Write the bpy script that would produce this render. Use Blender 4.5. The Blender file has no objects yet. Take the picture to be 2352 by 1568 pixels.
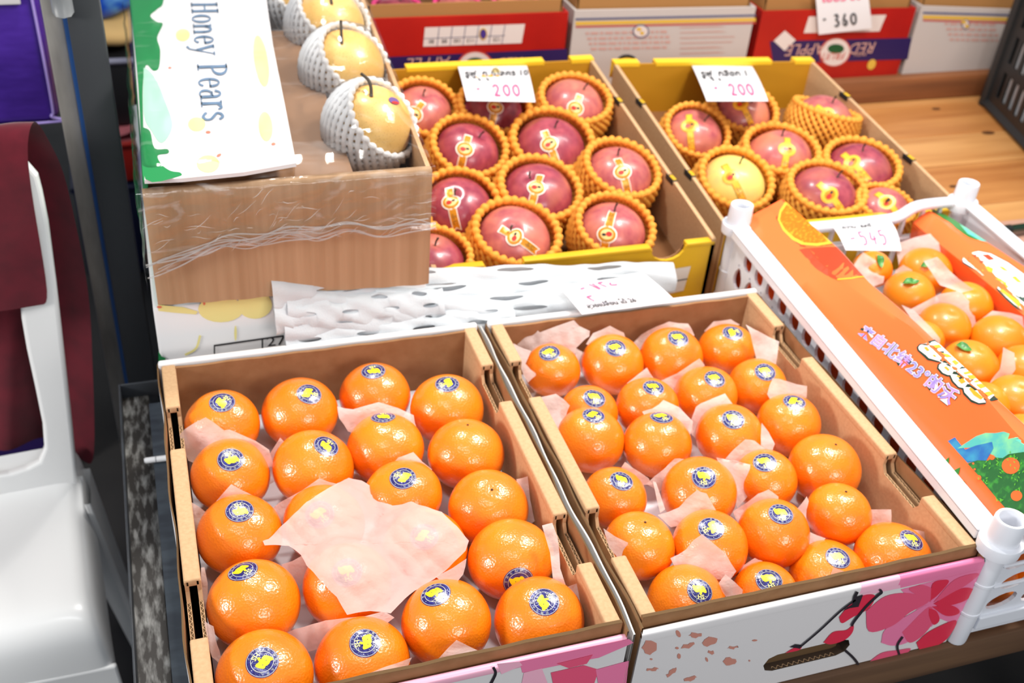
import bpy, bmesh, math, random
import numpy as np
from mathutils import Vector, Matrix
from mathutils.geometry import tessellate_polygon

# ---------------------------------------------------------------- camera, sky, lamps, exposure
SC = bpy.context.scene
COL = SC.collection
CAM = np.array([-0.32188, -0.54911, 0.74252])
ROT = np.array([[0.94889785, 0.12222630, -0.29095293], [-0.30653173, 0.57619656, -0.75765152], [0.07504113, 0.80812020, 0.58421791]])
FPX = 2489.92
cd = bpy.data.cameras.new('camera')
cam = bpy.data.objects.new('camera', cd)
COL.objects.link(cam)
M4 = Matrix([list(ROT[i]) + [CAM[i]] for i in range(3)] + [[0, 0, 0, 1]])
cam.matrix_world = M4
cd.sensor_width = 36.0
cd.sensor_fit = 'HORIZONTAL'
cd.lens = FPX / 2352 * 36.0
cd.clip_start = 0.02
cd.dof.use_dof = True
cd.dof.focus_distance = 0.93
cd.dof.aperture_fstop = 7.0
SC.camera = cam
SC.view_settings.view_transform = 'Standard'
SC.view_settings.look = 'None'
SC.view_settings.exposure = -0.22
SC.view_settings.gamma = 1.0
SC.view_settings.use_curve_mapping = False
W = bpy.data.worlds.new('market_air')
SC.world = W
W.use_nodes = True
W.node_tree.nodes['Background'].inputs[0].default_value = (0.80, 0.90, 1.0, 1)
W.node_tree.nodes['Background'].inputs[1].default_value = 0.42


def lamp(name, loc, target, sx, sy, power, col):
    l = bpy.data.lights.new(name, 'AREA')
    l.shape = 'RECTANGLE'
    l.size, l.size_y, l.energy, l.color = sx, sy, power, col
    o = bpy.data.objects.new(name, l)
    o.location = loc
    o.rotation_euler = (Vector(target) - Vector(loc)).to_track_quat('-Z', 'Y').to_euler()
    COL.objects.link(o)


# lamps over the counter, a low one beside it, an added front fill
lamp('hanging_lamp', (-2.1, 0.05, 0.75), (-0.1, 0.25, 0), 0.45, 0.35, 34, (1, 0.97, 0.92))
lamp('hanging_lamp', (0.62, 0.42, 1.25), (0.2, 0.3, 0), 0.26, 0.20, 20, (1, 0.96, 0.88))
lamp('hanging_lamp', (-0.15, 1.05, 1.35), (-0.1, 0.5, 0), 0.16, 0.16, 15, (1, 0.97, 0.92))
lamp('front_fill_light', (0.5, -1.9, 1.1), (0.2, 0.1, -0.1), 0.9, 0.5, 24, (1, 0.97, 0.94))  # added soft fill to brighten the box fronts, no real lamp there
lamp('tube_lamp', (-0.45, -0.35, 1.8), (0.0, 0.2, 0), 1.2, 0.10, 9, (0.95, 0.98, 1))
lamp('tube_lamp', (1.2, 0.6, 1.6), (0.6, 0.6, 0), 0.12, 1.2, 22, (1, 0.98, 0.95))


# ---------------------------------------------------------------- pixel <-> world
def ray(u, v):
    return ROT @ np.array([(u - 1176) / FPX, (784 - v) / FPX, -1.0])


def at(u, v, z=None, y=None, x=None):
    d = ray(u, v)
    if z is not None:
        t = (z - CAM[2]) / d[2]
    elif y is not None:
        t = (y - CAM[1]) / d[1]
    else:
        t = (x - CAM[0]) / d[0]
    return CAM + t * d


def atp(u, v, p, n):
    d = ray(u, v)
    n = np.asarray(n, float)
    return CAM + d * (np.dot(np.asarray(p, float) - CAM, n) / np.dot(d, n))


def depth(p):
    return -((np.asarray(p) - CAM) @ ROT)[2]


# ---------------------------------------------------------------- materials
def lin(c):
    r = []
    for v in c[:3]:
        v = v / 255.0
        r.append(v / 12.92 if v <= 0.04045 else ((v + 0.055) / 1.055) ** 2.4)
    return tuple(r) + (1.0,)


MATS = {}


def mat(name, col=(200, 200, 200), rough=0.6, spec=0.5, metal=0.0, var=None, bump=None, coat=0.0, trans=0.0, sheen=0.0, alpha=1.0, sss=0.0):
    """var = (scale xyz, second colour, contrast low, high); bump = (scale xyz, strength, distance)"""
    if name in MATS:
        return MATS[name]
    m = bpy.data.materials.new(name)
    m.use_nodes = True
    nt = m.node_tree
    b = nt.nodes['Principled BSDF']
    b.inputs['Base Color'].default_value = lin(col)
    b.inputs['Roughness'].default_value = rough
    b.inputs['Specular IOR Level'].default_value = spec
    b.inputs['Metallic'].default_value = metal
    b.inputs['Coat Weight'].default_value = coat
    b.inputs['Coat Roughness'].default_value = 0.12
    b.inputs['Alpha'].default_value = alpha
    b.inputs['Transmission Weight'].default_value = trans
    b.inputs['Sheen Weight'].default_value = sheen
    if sss:
        b.inputs['Subsurface Weight'].default_value = sss
        b.inputs['Subsurface Radius'].default_value = (0.012, 0.005, 0.002)
        b.inputs['Subsurface Scale'].default_value = 1.0
    tc = None

    def coords(sc):
        nonlocal tc
        if tc is None:
            tc = nt.nodes.new('ShaderNodeTexCoord')
        mp = nt.nodes.new('ShaderNodeMapping')
        mp.inputs['Scale'].default_value = sc
        nt.links.new(tc.outputs['Object'], mp.inputs[0])
        return mp.outputs[0]
    if var:
        no = nt.nodes.new('ShaderNodeTexNoise')
        no.inputs['Scale'].default_value = 1.0
        no.inputs['Detail'].default_value = 4.0
        nt.links.new(coords(var[0]), no.inputs['Vector'])
        cr = nt.nodes.new('ShaderNodeValToRGB')
        cr.color_ramp.elements[0].position = var[2]
        cr.color_ramp.elements[1].position = var[3]
        cr.color_ramp.elements[0].color = lin(col)
        cr.color_ramp.elements[1].color = lin(var[1])
        nt.links.new(no.outputs[0], cr.inputs[0])
        nt.links.new(cr.outputs[0], b.inputs['Base Color'])
    if bump:
        no = nt.nodes.new('ShaderNodeTexNoise')
        no.inputs['Scale'].default_value = 1.0
        no.inputs['Detail'].default_value = 2.0
        nt.links.new(coords(bump[0]), no.inputs['Vector'])
        bp = nt.nodes.new('ShaderNodeBump')
        bp.inputs['Strength'].default_value = bump[1]
        bp.inputs['Distance'].default_value = bump[2]
        nt.links.new(no.outputs[0], bp.inputs['Height'])
        nt.links.new(bp.outputs[0], b.inputs['Normal'])
    MATS[name] = m
    return m


def sheet_mat(name, col, clear, trl, rough=0.7, bump=None):
    """thin tissue, foam or film: diffuse + light passing through + a see-through share"""
    m = bpy.data.materials.new(name)
    m.use_nodes = True
    nt = m.node_tree
    nt.nodes.clear()
    out = nt.nodes.new('ShaderNodeOutputMaterial')
    d = nt.nodes.new('ShaderNodeBsdfPrincipled')
    d.inputs['Base Color'].default_value = lin(col)
    d.inputs['Roughness'].default_value = rough
    t = nt.nodes.new('ShaderNodeBsdfTranslucent')
    t.inputs[0].default_value = lin(col)
    tr = nt.nodes.new('ShaderNodeBsdfTransparent')
    m1 = nt.nodes.new('ShaderNodeMixShader')
    m1.inputs[0].default_value = trl
    m2 = nt.nodes.new('ShaderNodeMixShader')
    m2.inputs[0].default_value = clear
    nt.links.new(d.outputs[0], m1.inputs[1])
    nt.links.new(t.outputs[0], m1.inputs[2])
    nt.links.new(m1.outputs[0], m2.inputs[1])
    nt.links.new(tr.outputs[0], m2.inputs[2])
    nt.links.new(m2.outputs[0], out.inputs[0])
    if bump:
        tc = nt.nodes.new('ShaderNodeTexCoord')
        no = nt.nodes.new('ShaderNodeTexNoise')
        no.inputs['Scale'].default_value = bump[0]
        no.inputs['Detail'].default_value = 3
        nt.links.new(tc.outputs['Object'], no.inputs['Vector'])
        bp = nt.nodes.new('ShaderNodeBump')
        bp.inputs['Strength'].default_value = bump[1]
        bp.inputs['Distance'].default_value = 0.002
        nt.links.new(no.outputs[0], bp.inputs['Height'])
        nt.links.new(bp.outputs[0], d.inputs['Normal'])
    MATS[name] = m
    return m


def film_mat(name, base, amt, sc):
    """clear plastic film: see-through with sharp glints and faint milky wrinkles"""
    m = bpy.data.materials.new(name)
    m.use_nodes = True
    nt = m.node_tree
    nt.nodes.clear()
    N, L = nt.nodes.new, nt.links.new
    out = N('ShaderNodeOutputMaterial')
    tr = N('ShaderNodeBsdfTransparent')
    gl = N('ShaderNodeBsdfGlossy')
    gl.inputs['Roughness'].default_value = 0.09
    di = N('ShaderNodeBsdfDiffuse')
    di.inputs[0].default_value = (0.85, 0.85, 0.85, 1)
    tc = N('ShaderNodeTexCoord')
    mp = N('ShaderNodeMapping')
    mp.inputs['Scale'].default_value = sc
    mp.inputs['Rotation'].default_value = (0.2, 0.3, 0.5)
    L(tc.outputs['Object'], mp.inputs[0])
    no = N('ShaderNodeTexNoise')
    no.inputs['Scale'].default_value = 1.0
    no.inputs['Detail'].default_value = 5
    no.inputs['Distortion'].default_value = 1.2
    L(mp.outputs[0], no.inputs['Vector'])
    bp = N('ShaderNodeBump')
    bp.inputs['Strength'].default_value = 0.4
    bp.inputs['Distance'].default_value = 0.004
    L(no.outputs[0], bp.inputs['Height'])
    L(bp.outputs[0], gl.inputs['Normal'])
    lw = N('ShaderNodeFresnel')
    lw.inputs['IOR'].default_value = 1.5
    ma = N('ShaderNodeMath')
    ma.operation = 'MULTIPLY_ADD'
    ma.use_clamp = True
    ma.inputs[1].default_value = 0.55
    ma.inputs[2].default_value = base
    L(lw.outputs[0], ma.inputs[0])
    m1 = N('ShaderNodeMixShader')
    L(ma.outputs[0], m1.inputs[0])
    L(tr.outputs[0], m1.inputs[1])
    L(gl.outputs[0], m1.inputs[2])
    rp = N('ShaderNodeValToRGB')
    rp.color_ramp.elements[0].position = 0.56
    rp.color_ramp.elements[0].color = (0, 0, 0, 1)
    rp.color_ramp.elements[1].position = 0.75
    rp.color_ramp.elements[1].color = (amt, amt, amt, 1)
    L(no.outputs[0], rp.inputs[0])
    m2 = N('ShaderNodeMixShader')
    L(rp.outputs[0], m2.inputs[0])
    L(m1.outputs[0], m2.inputs[1])
    L(di.outputs[0], m2.inputs[2])
    L(m2.outputs[0], out.inputs[0])
    MATS[name] = m
    return m


def fruit_mat(name, c1, c2, pores, rough, coat, speck=None, streak=False, yellow=0.0):
    m = bpy.data.materials.new(name)
    m.use_nodes = True
    nt = m.node_tree
    N, L = nt.nodes.new, nt.links.new
    b = nt.nodes['Principled BSDF']
    b.inputs['Roughness'].default_value = rough
    b.inputs['Coat Weight'].default_value = coat
    b.inputs['Coat Roughness'].default_value = 0.14
    tc = N('ShaderNodeTexCoord')
    oi = N('ShaderNodeObjectInfo')
    mp = N('ShaderNodeMapping')
    mp.inputs['Scale'].default_value = (70, 70, 9) if streak else (18, 18, 18)
    L(tc.outputs['Object'], mp.inputs[0])
    no = N('ShaderNodeTexNoise')
    no.noise_dimensions = '4D'
    no.inputs['Scale'].default_value = 1
    no.inputs['Detail'].default_value = 4
    L(mp.outputs[0], no.inputs['Vector'])
    w = N('ShaderNodeMath')
    w.operation = 'MULTIPLY'
    w.inputs[1].default_value = 37.0
    L(oi.outputs['Random'], w.inputs[0])
    L(w.outputs[0], no.inputs['W'])
    cr = N('ShaderNodeValToRGB')
    cr.color_ramp.elements[0].position = 0.35
    cr.color_ramp.elements[1].position = 0.70
    cr.color_ramp.elements[0].color = lin(c1)
    cr.color_ramp.elements[1].color = lin(c2)
    L(no.outputs[0], cr.inputs[0])
    colour = cr.outputs[0]
    if streak:                                   # a blush that fades to a paler patch on one side
        n2 = N('ShaderNodeTexNoise')
        n2.noise_dimensions = '4D'
        n2.inputs['Scale'].default_value = 14
        n2.inputs['Detail'].default_value = 1
        L(tc.outputs['Object'], n2.inputs['Vector'])
        L(w.outputs[0], n2.inputs['W'])
        r2 = N('ShaderNodeValToRGB')
        r2.color_ramp.elements[0].position = 0.54 - yellow
        r2.color_ramp.elements[1].position = 0.80 - yellow
        r2.color_ramp.elements[0].color = (0, 0, 0, 1)
        r2.color_ramp.elements[1].color = (1, 1, 1, 1)
        L(n2.outputs[0], r2.inputs[0])
        mx = N('ShaderNodeMix')
        mx.data_type = 'RGBA'
        L(r2.outputs[0], mx.inputs[0])
        L(colour, mx.inputs[6])
        mx.inputs[7].default_value = lin((218, 136, 98) if yellow < 0.2 else (232, 205, 110))
        colour = mx.outputs[2]
    if speck:
        vo = N('ShaderNodeTexVoronoi')
        vo.inputs['Scale'].default_value = 420
        L(tc.outputs['Object'], vo.inputs['Vector'])
        r3 = N('ShaderNodeValToRGB')
        r3.color_ramp.elements[0].position = 0.10
        r3.color_ramp.elements[1].position = 0.26
        r3.color_ramp.elements[0].color = (1, 1, 1, 1)
        r3.color_ramp.elements[1].color = (0, 0, 0, 1)
        L(vo.outputs['Distance'], r3.inputs[0])
        mx = N('ShaderNodeMix')
        mx.data_type = 'RGBA'
        L(r3.outputs[0], mx.inputs[0])
        L(colour, mx.inputs[6])
        mx.inputs[7].default_value = lin(speck)
        colour = mx.outputs[2]
    L(colour, b.inputs['Base Color'])
    if pores:
        vo = N('ShaderNodeTexVoronoi')
        vo.feature = 'SMOOTH_F1'
        vo.inputs['Scale'].default_value = pores[0]
        L(tc.outputs['Object'], vo.inputs['Vector'])
        n3 = N('ShaderNodeTexNoise')
        n3.inputs['Scale'].default_value = pores[0] * 0.3
        n3.inputs['Detail'].default_value = 2
        L(tc.outputs['Object'], n3.inputs['Vector'])
        ad = N('ShaderNodeMath')
        ad.operation = 'ADD'
        L(vo.outputs['Distance'], ad.inputs[0])
        L(n3.outputs[0], ad.inputs[1])
        bp = N('ShaderNodeBump')
        bp.inputs['Strength'].default_value = pores[1]
        bp.inputs['Distance'].default_value = 0.0012
        L(ad.outputs[0], bp.inputs['Height'])
        L(bp.outputs[0], b.inputs['Normal'])
        L(bp.outputs[0], b.inputs['Coat Normal'])
    MATS[name] = m
    return m


KRAFT = mat('kraft_board', (198, 161, 122), 0.8, 0.25, var=((260, 260, 260), (188, 150, 111), 0.35, 0.7))
KRAFT_IN = mat('kraft_board_brown', (156, 114, 78), 0.8, 0.25, var=((60, 60, 60), (145, 103, 67), 0.35, 0.7))
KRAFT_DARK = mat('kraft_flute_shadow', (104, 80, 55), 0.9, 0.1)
WHITE_BOARD = mat('white_coated_board', (226, 222, 222), 0.35, 0.5)
PAPER = mat('white_paper', (228, 224, 226), 0.6, 0.3)
WHITE_PLASTIC = mat('white_crate_plastic', (222, 224, 231), 0.35, 0.5)
CHAIR_PLASTIC = mat('white_chair_plastic', (236, 236, 236), 0.28, 0.5, coat=0.2)
INK = mat('black_ink', (28, 26, 30), 0.7)
PINK_INK = mat('pink_ink', (236, 80, 128), 0.7)
TISSUE = sheet_mat('pink_tissue', (250, 232, 226), 0.26, 0.35, 0.6, bump=(160, 0.5))
FOAM_WHITE = sheet_mat('white_foam_sheet', (214, 218, 222), 0.02, 0.25, 0.6, bump=(500, 0.25))
FILM = film_mat('clear_film', 0.0, 0.08, (9, 30, 14))
MANDARIN = fruit_mat('mandarin_skin', (247, 134, 12), (240, 114, 6), (520, 0.26), 0.33, 0.6)
SMALL_SKIN = fruit_mat('small_mandarin_skin', (246, 140, 12), (240, 122, 6), (700, 0.10), 0.40, 0.3)
APPLE_RED = fruit_mat('apple_skin_red', (136, 46, 66), (174, 78, 88), None, 0.34, 0.25, streak=True)
APPLE_BLUSH = fruit_mat('apple_skin_blush', (166, 76, 84), (204, 116, 104), None, 0.34, 0.25, streak=True, yellow=0.06)
APPLE_YELLOW = fruit_mat('apple_skin_yellow', (232, 150, 110), (234, 206, 110), None, 0.34, 0.25, streak=True, yellow=0.26)
PEAR_SKIN = fruit_mat('pear_skin', (230, 188, 112), (218, 168, 90), None, 0.42, 0.2, speck=(190, 130, 60))
FOAM_ORANGE = sheet_mat('orange_foam', (255, 184, 72), 0.0, 0.35)
FOAM_NET_WHITE = sheet_mat('white_foam_net', (252, 252, 253), 0.0, 0.45)
FOAM_PINK = mat('pink_foam_net', (222, 70, 130), 0.7, 0.2)
STEM = mat('dark_stem', (60, 48, 34), 0.7)
LEAF = mat('green_leaf', (46, 120, 48), 0.4, var=((200, 200, 200), (96, 160, 70), 0.4, 0.7))

# ---------------------------------------------------------------- geometry helpers
ORG = {}


class G:
    """collects shapes; put() links them as ONE mesh object"""

    def __init__(s):
        s.V, s.F, s.I, s.n = [], [], [], 0

    def add(s, V, F, mi=0):
        V = np.asarray(V, float).reshape(-1, 3)
        s.V.append(V)
        s.F += [[i + s.n for i in f] for f in F]
        s.I += [mi] * len(F)
        s.n += len(V)
        return s

    def box(s, x0, x1, y0, y1, z0, z1, bev=0.0, mi=0, seg=2):
        bm = bmesh.new()
        r = bmesh.ops.create_cube(bm, size=1.0)
        for v in r['verts']:
            v.co = Vector(((x0 + x1) / 2 + v.co.x * (x1 - x0), (y0 + y1) / 2 + v.co.y * (y1 - y0), (z0 + z1) / 2 + v.co.z * (z1 - z0)))
        if bev:
            bmesh.ops.bevel(bm, geom=bm.edges[:], offset=bev, segments=seg, affect='EDGES', profile=0.5)
        s.bm(bm, mi)
        return s

    def bm(s, bm, mi=0):
        bm.verts.index_update()
        s.add([v.co[:] for v in bm.verts], [[v.index for v in f.verts] for f in bm.faces], mi)
        bm.free()

    def grid(s, P, cu=False, cv=False, mi=0, skip=None):
        P = np.asarray(P, float)
        n, m = P.shape[:2]
        F = []
        for i in range(n if cu else n - 1):
            for j in range(m if cv else m - 1):
                if skip and skip(i, j):
                    continue
                i2, j2 = (i + 1) % n, (j + 1) % m
                F.append([i * m + j, i2 * m + j, i2 * m + j2, i * m + j2])
        return s.add(P.reshape(-1, 3), F, mi)

    def tube(s, pts, r, sides=6, mi=0, closed=False, cap=True, flat=None):
        pts = np.asarray(pts, float)
        n = len(pts)
        r = np.broadcast_to(np.asarray(r, float), (n,))
        if closed:
            T = np.roll(pts, -1, 0) - np.roll(pts, 1, 0)
        else:
            T = np.gradient(pts, axis=0)
        T /= np.linalg.norm(T, axis=1)[:, None] + 1e-12
        up = np.array([0, 0, 1.0]) if abs(T[0][2]) < 0.9 else np.array([1.0, 0, 0])
        rings = []
        a = np.linspace(0, 2 * np.pi, sides, endpoint=False)
        for i in range(n):
            x = np.cross(up, T[i])
            if np.linalg.norm(x) < 1e-6:
                x = np.cross([0, 1, 0.1], T[i])
            x /= np.linalg.norm(x)
            y = np.cross(T[i], x)
            up = y
            k = flat if flat else 1.0
            rings.append(pts[i] + r[i] * (np.cos(a)[:, None] * x + k * np.sin(a)[:, None] * y))
        b = s.n
        s.grid(np.array(rings), cu=closed, cv=True, mi=mi)
        if cap and not closed:
            s.F += [[b + j for j in range(sides)][::-1], [b + (n - 1) * sides + j for j in range(sides)]]
            s.I += [mi, mi]
        return s

    def poly(s, loops, fmap, mi=0, thick=0.0, sub=0.0):
        """flat outline(s) in 2D; fmap(n x 2)->n x 3; further loops are holes; thick = extrude along -normal; sub = longest edge"""
        loops = [[(float(a), float(b)) for a, b in lp] for lp in loops]
        pts = [p for lp in loops for p in lp]
        tris = tessellate_polygon([[Vector((a, b, 0)) for a, b in lp] for lp in loops])
        bm = bmesh.new()
        vs = [bm.verts.new((a, b, 0)) for a, b in pts]
        for t in tris:
            try:
                bm.faces.new([vs[i] for i in t])
            except ValueError:
                pass
        bmesh.ops.recalc_face_normals(bm, faces=bm.faces[:])
        if bm.faces and sum(f.normal.z for f in bm.faces) < 0:
            bmesh.ops.reverse_faces(bm, faces=bm.faces[:])
        if sub:
            for _ in range(7):
                e = [x for x in bm.edges if x.calc_length() > sub]
                if not e:
                    break
                bmesh.ops.subdivide_edges(bm, edges=e, cuts=1)
                bmesh.ops.triangulate(bm, faces=[f for f in bm.faces if len(f.verts) > 3])
        bm.verts.index_update()
        P = np.array([[v.co.x, v.co.y] for v in bm.verts])
        F = [[v.index for v in f.verts] for f in bm.faces]
        bd = [[l.vert.index, l.link_loop_next.vert.index] for e in bm.edges if e.is_boundary for l in e.link_loops]
        bm.free()
        X = np.asarray(fmap(P), float)
        if thick:
            A, B, Cc = X[F[0][0]], X[F[0][1]], X[F[0][2]]
            nn = np.cross(B - A, Cc - A)
            nn /= np.linalg.norm(nn)
            n = len(X)
            F2 = [f for f in F] + [[i + n for i in f[::-1]] for f in F] + [[b, a, a + n, b + n] for a, b in bd]
            return s.add(np.vstack([X, X - nn * thick]), F2, mi)
        return s.add(X, F, mi)

    def text(s, body, fmap, size=1.0, mi=0, align='CENTER', shear=0.0, bold=0.0, space=1.0, wx=1.0):
        V, F = glyphs(body, align, shear, bold, space)
        if len(V):
            P = V * size
            P[:, 0] *= wx
            s.add(fmap(P), F, mi)
        return s

    def put(s, name, mats, parent=None, org=None, smooth=True, kind=None, angle=None):
        V = np.vstack(s.V) if s.V else np.zeros((0, 3))
        if org is None:
            if parent is not None:
                org = ORG[parent.name]
            else:
                org = np.array([(V[:, 0].min() + V[:, 0].max()) / 2, (V[:, 1].min() + V[:, 1].max()) / 2, V[:, 2].min()])
        org = np.asarray(org, float)
        me = bpy.data.meshes.new(name)
        me.from_pydata((V - org).tolist(), [], s.F)
        if not isinstance(mats, (list, tuple)):
            mats = [mats]
        for m in mats:
            me.materials.append(m)
        me.polygons.foreach_set('material_index', s.I)
        if smooth:
            me.shade_smooth()
            if angle is not None:
                me.set_sharp_from_angle(angle=angle)
        me.update()
        o = bpy.data.objects.new(name, me)
        COL.objects.link(o)
        if parent is not None:
            o.parent = parent
            o.location = org - ORG[parent.name]
        else:
            o.location = org
        ORG[o.name] = org
        if kind:
            o['kind'] = kind
        return o


SHARP = math.radians(35)
_GL = {}


def glyphs(body, align='CENTER', shear=0.0, bold=0.0, space=1.0):
    k = (body, align, shear, bold, space)
    if k not in _GL:
        c = bpy.data.curves.new('lettering', 'FONT')
        c.body, c.resolution_u, c.align_x, c.align_y, c.shear, c.offset, c.space_character = body, 2, align, 'CENTER', shear, bold, space
        o = bpy.data.objects.new('lettering', c)
        COL.objects.link(o)
        bpy.context.view_layer.update()
        me = bpy.data.meshes.new_from_object(o.evaluated_get(bpy.context.evaluated_depsgraph_get()))
        V = np.array([v.co[:2] for v in me.vertices]).reshape(-1, 2)
        F = [list(p.vertices) for p in me.polygons]
        bpy.data.meshes.remove(me)
        bpy.data.objects.remove(o)
        bpy.data.curves.remove(c)
        _GL[k] = (V, F)
    V, F = _GL[k]
    return V.copy(), F


def thing(name, label, cat, org, group=None):
    o = bpy.data.objects.new(name, None)
    o.empty_display_size = 0.02
    COL.objects.link(o)
    o.location = org
    ORG[o.name] = np.asarray(org, float)
    return tag(o, label, cat, group)


def tag(o, label, cat, group=None, kind=None):
    o['label'] = label
    o['category'] = cat
    if group:
        o['group'] = group
    if kind:
        o['kind'] = kind
    return o


def plane(o, ex, ey, lift=0.0):
    """map 2D -> 3D on a flat face: origin, unit axes, raised along ex x ey"""
    o, ex, ey = np.asarray(o, float), np.asarray(ex, float), np.asarray(ey, float)
    n = np.cross(ex, ey)
    n /= np.linalg.norm(n)
    return lambda P: o + P[:, :1] * ex + P[:, 1:2] * ey + n * lift


def pxplane(p, n, lift=0.0004):
    """map photo points onto the face through p with normal n (the face's own flat print)"""
    n = np.asarray(n, float) / np.linalg.norm(n)
    p = np.asarray(p, float) + n * lift
    return lambda P: np.array([atp(u, v, p, n) for u, v in P])


def ellipse(cx, cy, rx, ry, n=20, rot=0.0):
    return [(cx + rx * math.cos(a) * math.cos(rot) - ry * math.sin(a) * math.sin(rot), cy + rx * math.cos(a) * math.sin(rot) + ry * math.sin(a) * math.cos(rot))
            for a in [2 * math.pi * i / n for i in range(n)]]


def stroke(pts, w):
    """outline of a pen stroke with width(s) w"""
    p = np.asarray(pts, float)
    w = np.broadcast_to(np.asarray(w, float), (len(p),))
    T = np.gradient(p, axis=0)
    T /= np.linalg.norm(T, axis=1)[:, None] + 1e-9
    N = np.stack([-T[:, 1], T[:, 0]], 1) * w[:, None] / 2
    return [tuple(a) for a in (p + N)] + [tuple(a) for a in (p - N)[::-1]]


def smoothline(pts, n=24):
    """Catmull-Rom through the points"""
    p = np.asarray(pts, float)
    q = np.vstack([2 * p[0] - p[1], p, 2 * p[-1] - p[-2]])
    out = []
    segs = len(p) - 1
    for i in range(segs):
        a, b, c, d = q[i:i + 4]
        for t in np.linspace(0, 1, max(2, n // segs), endpoint=(i == segs - 1)):
            out.append(0.5 * (2 * b + (c - a) * t + (2 * a - 5 * b + 4 * c - d) * t * t + (3 * b - a - 3 * c + d) * t ** 3))
    return np.array(out)


def wob(P, amp, freq, seed=0):
    """smooth pseudo-random offset (n x 3) for points"""
    rs = np.random.RandomState(seed)
    P = np.asarray(P, float)
    out = np.zeros(P.shape)
    for k in range(7):
        d = rs.normal(size=3)
        d *= freq * (0.6 + 0.9 * rs.rand()) / np.linalg.norm(d)
        out += np.sin(P @ d + rs.rand() * 6.28)[..., None] * rs.normal(size=3)
    return out * amp / 2.6

# ---------------------------------------------------------------- setting: floor, counter, steel frame, post
TZ = -0.135            # counter top
FZ = -0.81             # floor
floor = G().box(-3, 3.5, -1.5, 4.5, FZ - 0.05, FZ).put('floor', mat('dark_concrete', (46, 44, 44), 0.8, var=((4, 4, 4), (30, 29, 30), 0.4, 0.7)), smooth=False, kind='structure')
WOOD = mat('varnished_pine', (206, 142, 80), 0.42, 0.5, var=((2.2, 26, 26), (174, 108, 54), 0.36, 0.68), coat=0.15)
WOOD2 = mat('varnished_pine_pale', (218, 160, 98), 0.42, 0.5, var=((2.0, 30, 30), (190, 128, 70), 0.36, 0.68), coat=0.15)
WOOD_DARK = mat('weathered_plank', (104, 76, 54), 0.7, 0.3, var=((3, 40, 40), (70, 48, 34), 0.35, 0.7))
KNOT = mat('wood_knot', (92, 54, 26), 0.5)
t = thing('market_counter', 'long varnished pine counter under all the fruit boxes and the crate', 'counter', (0.8, 0.6, FZ))
rs = np.random.RandomState(4)
y = -0.004
k = 0
while y < 1.70:
    w = [0.145, 0.13, 0.15, 0.12][k % 4]
    bd = G().box(-0.335, 2.3, y, y + w - 0.003, TZ - 0.022, TZ - rs.rand() * 0.0006, bev=0.002, seg=1).put('board', [WOOD, WOOD2][k % 2], t, angle=SHARP)
    y += w
    k += 1
kn = G()
for px, py, r in ((1960, 335, .014), (1857, 345, .012), (2075, 415, .009), (2190, 428, .006), (1930, 372, .008), (2150, 250, .007), (2010, 205, .009), (2270, 305, .01)):
    c = at(px, py, z=TZ)
    if c[1] > 1.24:
        continue
    kn.poly([ellipse(c[0], c[1], r * 1.5, r * 0.8)], plane((0, 0, TZ + 0.0003), (1, 0, 0), (0, 1, 0)))
kn.put('wood_knots', KNOT, t)
G().box(-0.335, 2.3, -0.020, -0.006, TZ - 0.042, TZ - 0.0005, bev=0.002).put('front_edge_plank', WOOD_DARK, t, angle=SHARP)
for lx in (-0.28, 0.95, 2.2):
    for ly in (0.08, 1.6):
        G().box(lx - .03, lx + .03, ly - .03, ly + .03, FZ, TZ - 0.022, bev=0.003).put('leg', WOOD_DARK, t, angle=SHARP)
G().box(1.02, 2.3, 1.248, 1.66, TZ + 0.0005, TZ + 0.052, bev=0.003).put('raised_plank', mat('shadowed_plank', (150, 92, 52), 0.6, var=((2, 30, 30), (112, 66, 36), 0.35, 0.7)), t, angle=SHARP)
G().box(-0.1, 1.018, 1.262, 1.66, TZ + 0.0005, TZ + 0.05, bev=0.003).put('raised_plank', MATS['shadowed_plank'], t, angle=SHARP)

RUST = mat('rusty_steel', (52, 47, 43), 0.5, 0.5, metal=0.2, var=((150, 38, 150), (158, 156, 152), 0.46, 0.68))
DARK_STEEL = mat('dark_painted_steel', (52, 56, 62), 0.5, 0.5, var=((14, 30, 14), (38, 40, 44), 0.4, 0.7))
t = thing('steel_frame', 'scuffed dark steel angle frame along the counter end, beneath the mandarin box', 'frame', (-0.37, 0.27, FZ))
G().box(-0.4015, -0.3990, -0.12, 0.600, TZ - 0.020, TZ + 0.004, bev=0.0008).put('upright_lip', DARK_STEEL, t, angle=SHARP)
G().box(-0.3990, -0.337, 0.5965, 0.600, TZ - 0.020, TZ + 0.004, bev=0.0008).put('end_lip', DARK_STEEL, t, angle=SHARP)
G().box(-0.3990, -0.3675, -0.12, 0.5965, TZ - 0.020, TZ - 0.0165).put('worn_tray', RUST, t, smooth=False)
G().box(-0.3675, -0.337, -0.12, 0.56, TZ - 0.020, TZ - 0.001, bev=0.001).put('painted_bar', mat('blue_grey_painted_steel', (58, 66, 74), 0.45, var=((20, 60, 20), (44, 50, 58), 0.4, 0.6)), t, angle=SHARP)
for ly in (-0.09, 0.575):
    G().box(-0.399, -0.366, ly - .012, ly + .012, FZ, TZ - 0.02).put('leg', DARK_STEEL, t, smooth=False)
t = thing('marker_pen', 'white capped marker pen poking out from under the mandarin box', 'pen', at(360, 1055, z=TZ))
a, b = at(331, 1058, z=TZ + 0.003), at(395, 1050, z=TZ + 0.003)
d = (b - a) / np.linalg.norm(b - a)
G().tube([a, a + d * .002, a + d * .012, a + d * .09], [.0026, .0035, .0037, .0037], 12).put('barrel', mat('white_pen', (226, 226, 228), 0.3), t)
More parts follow.
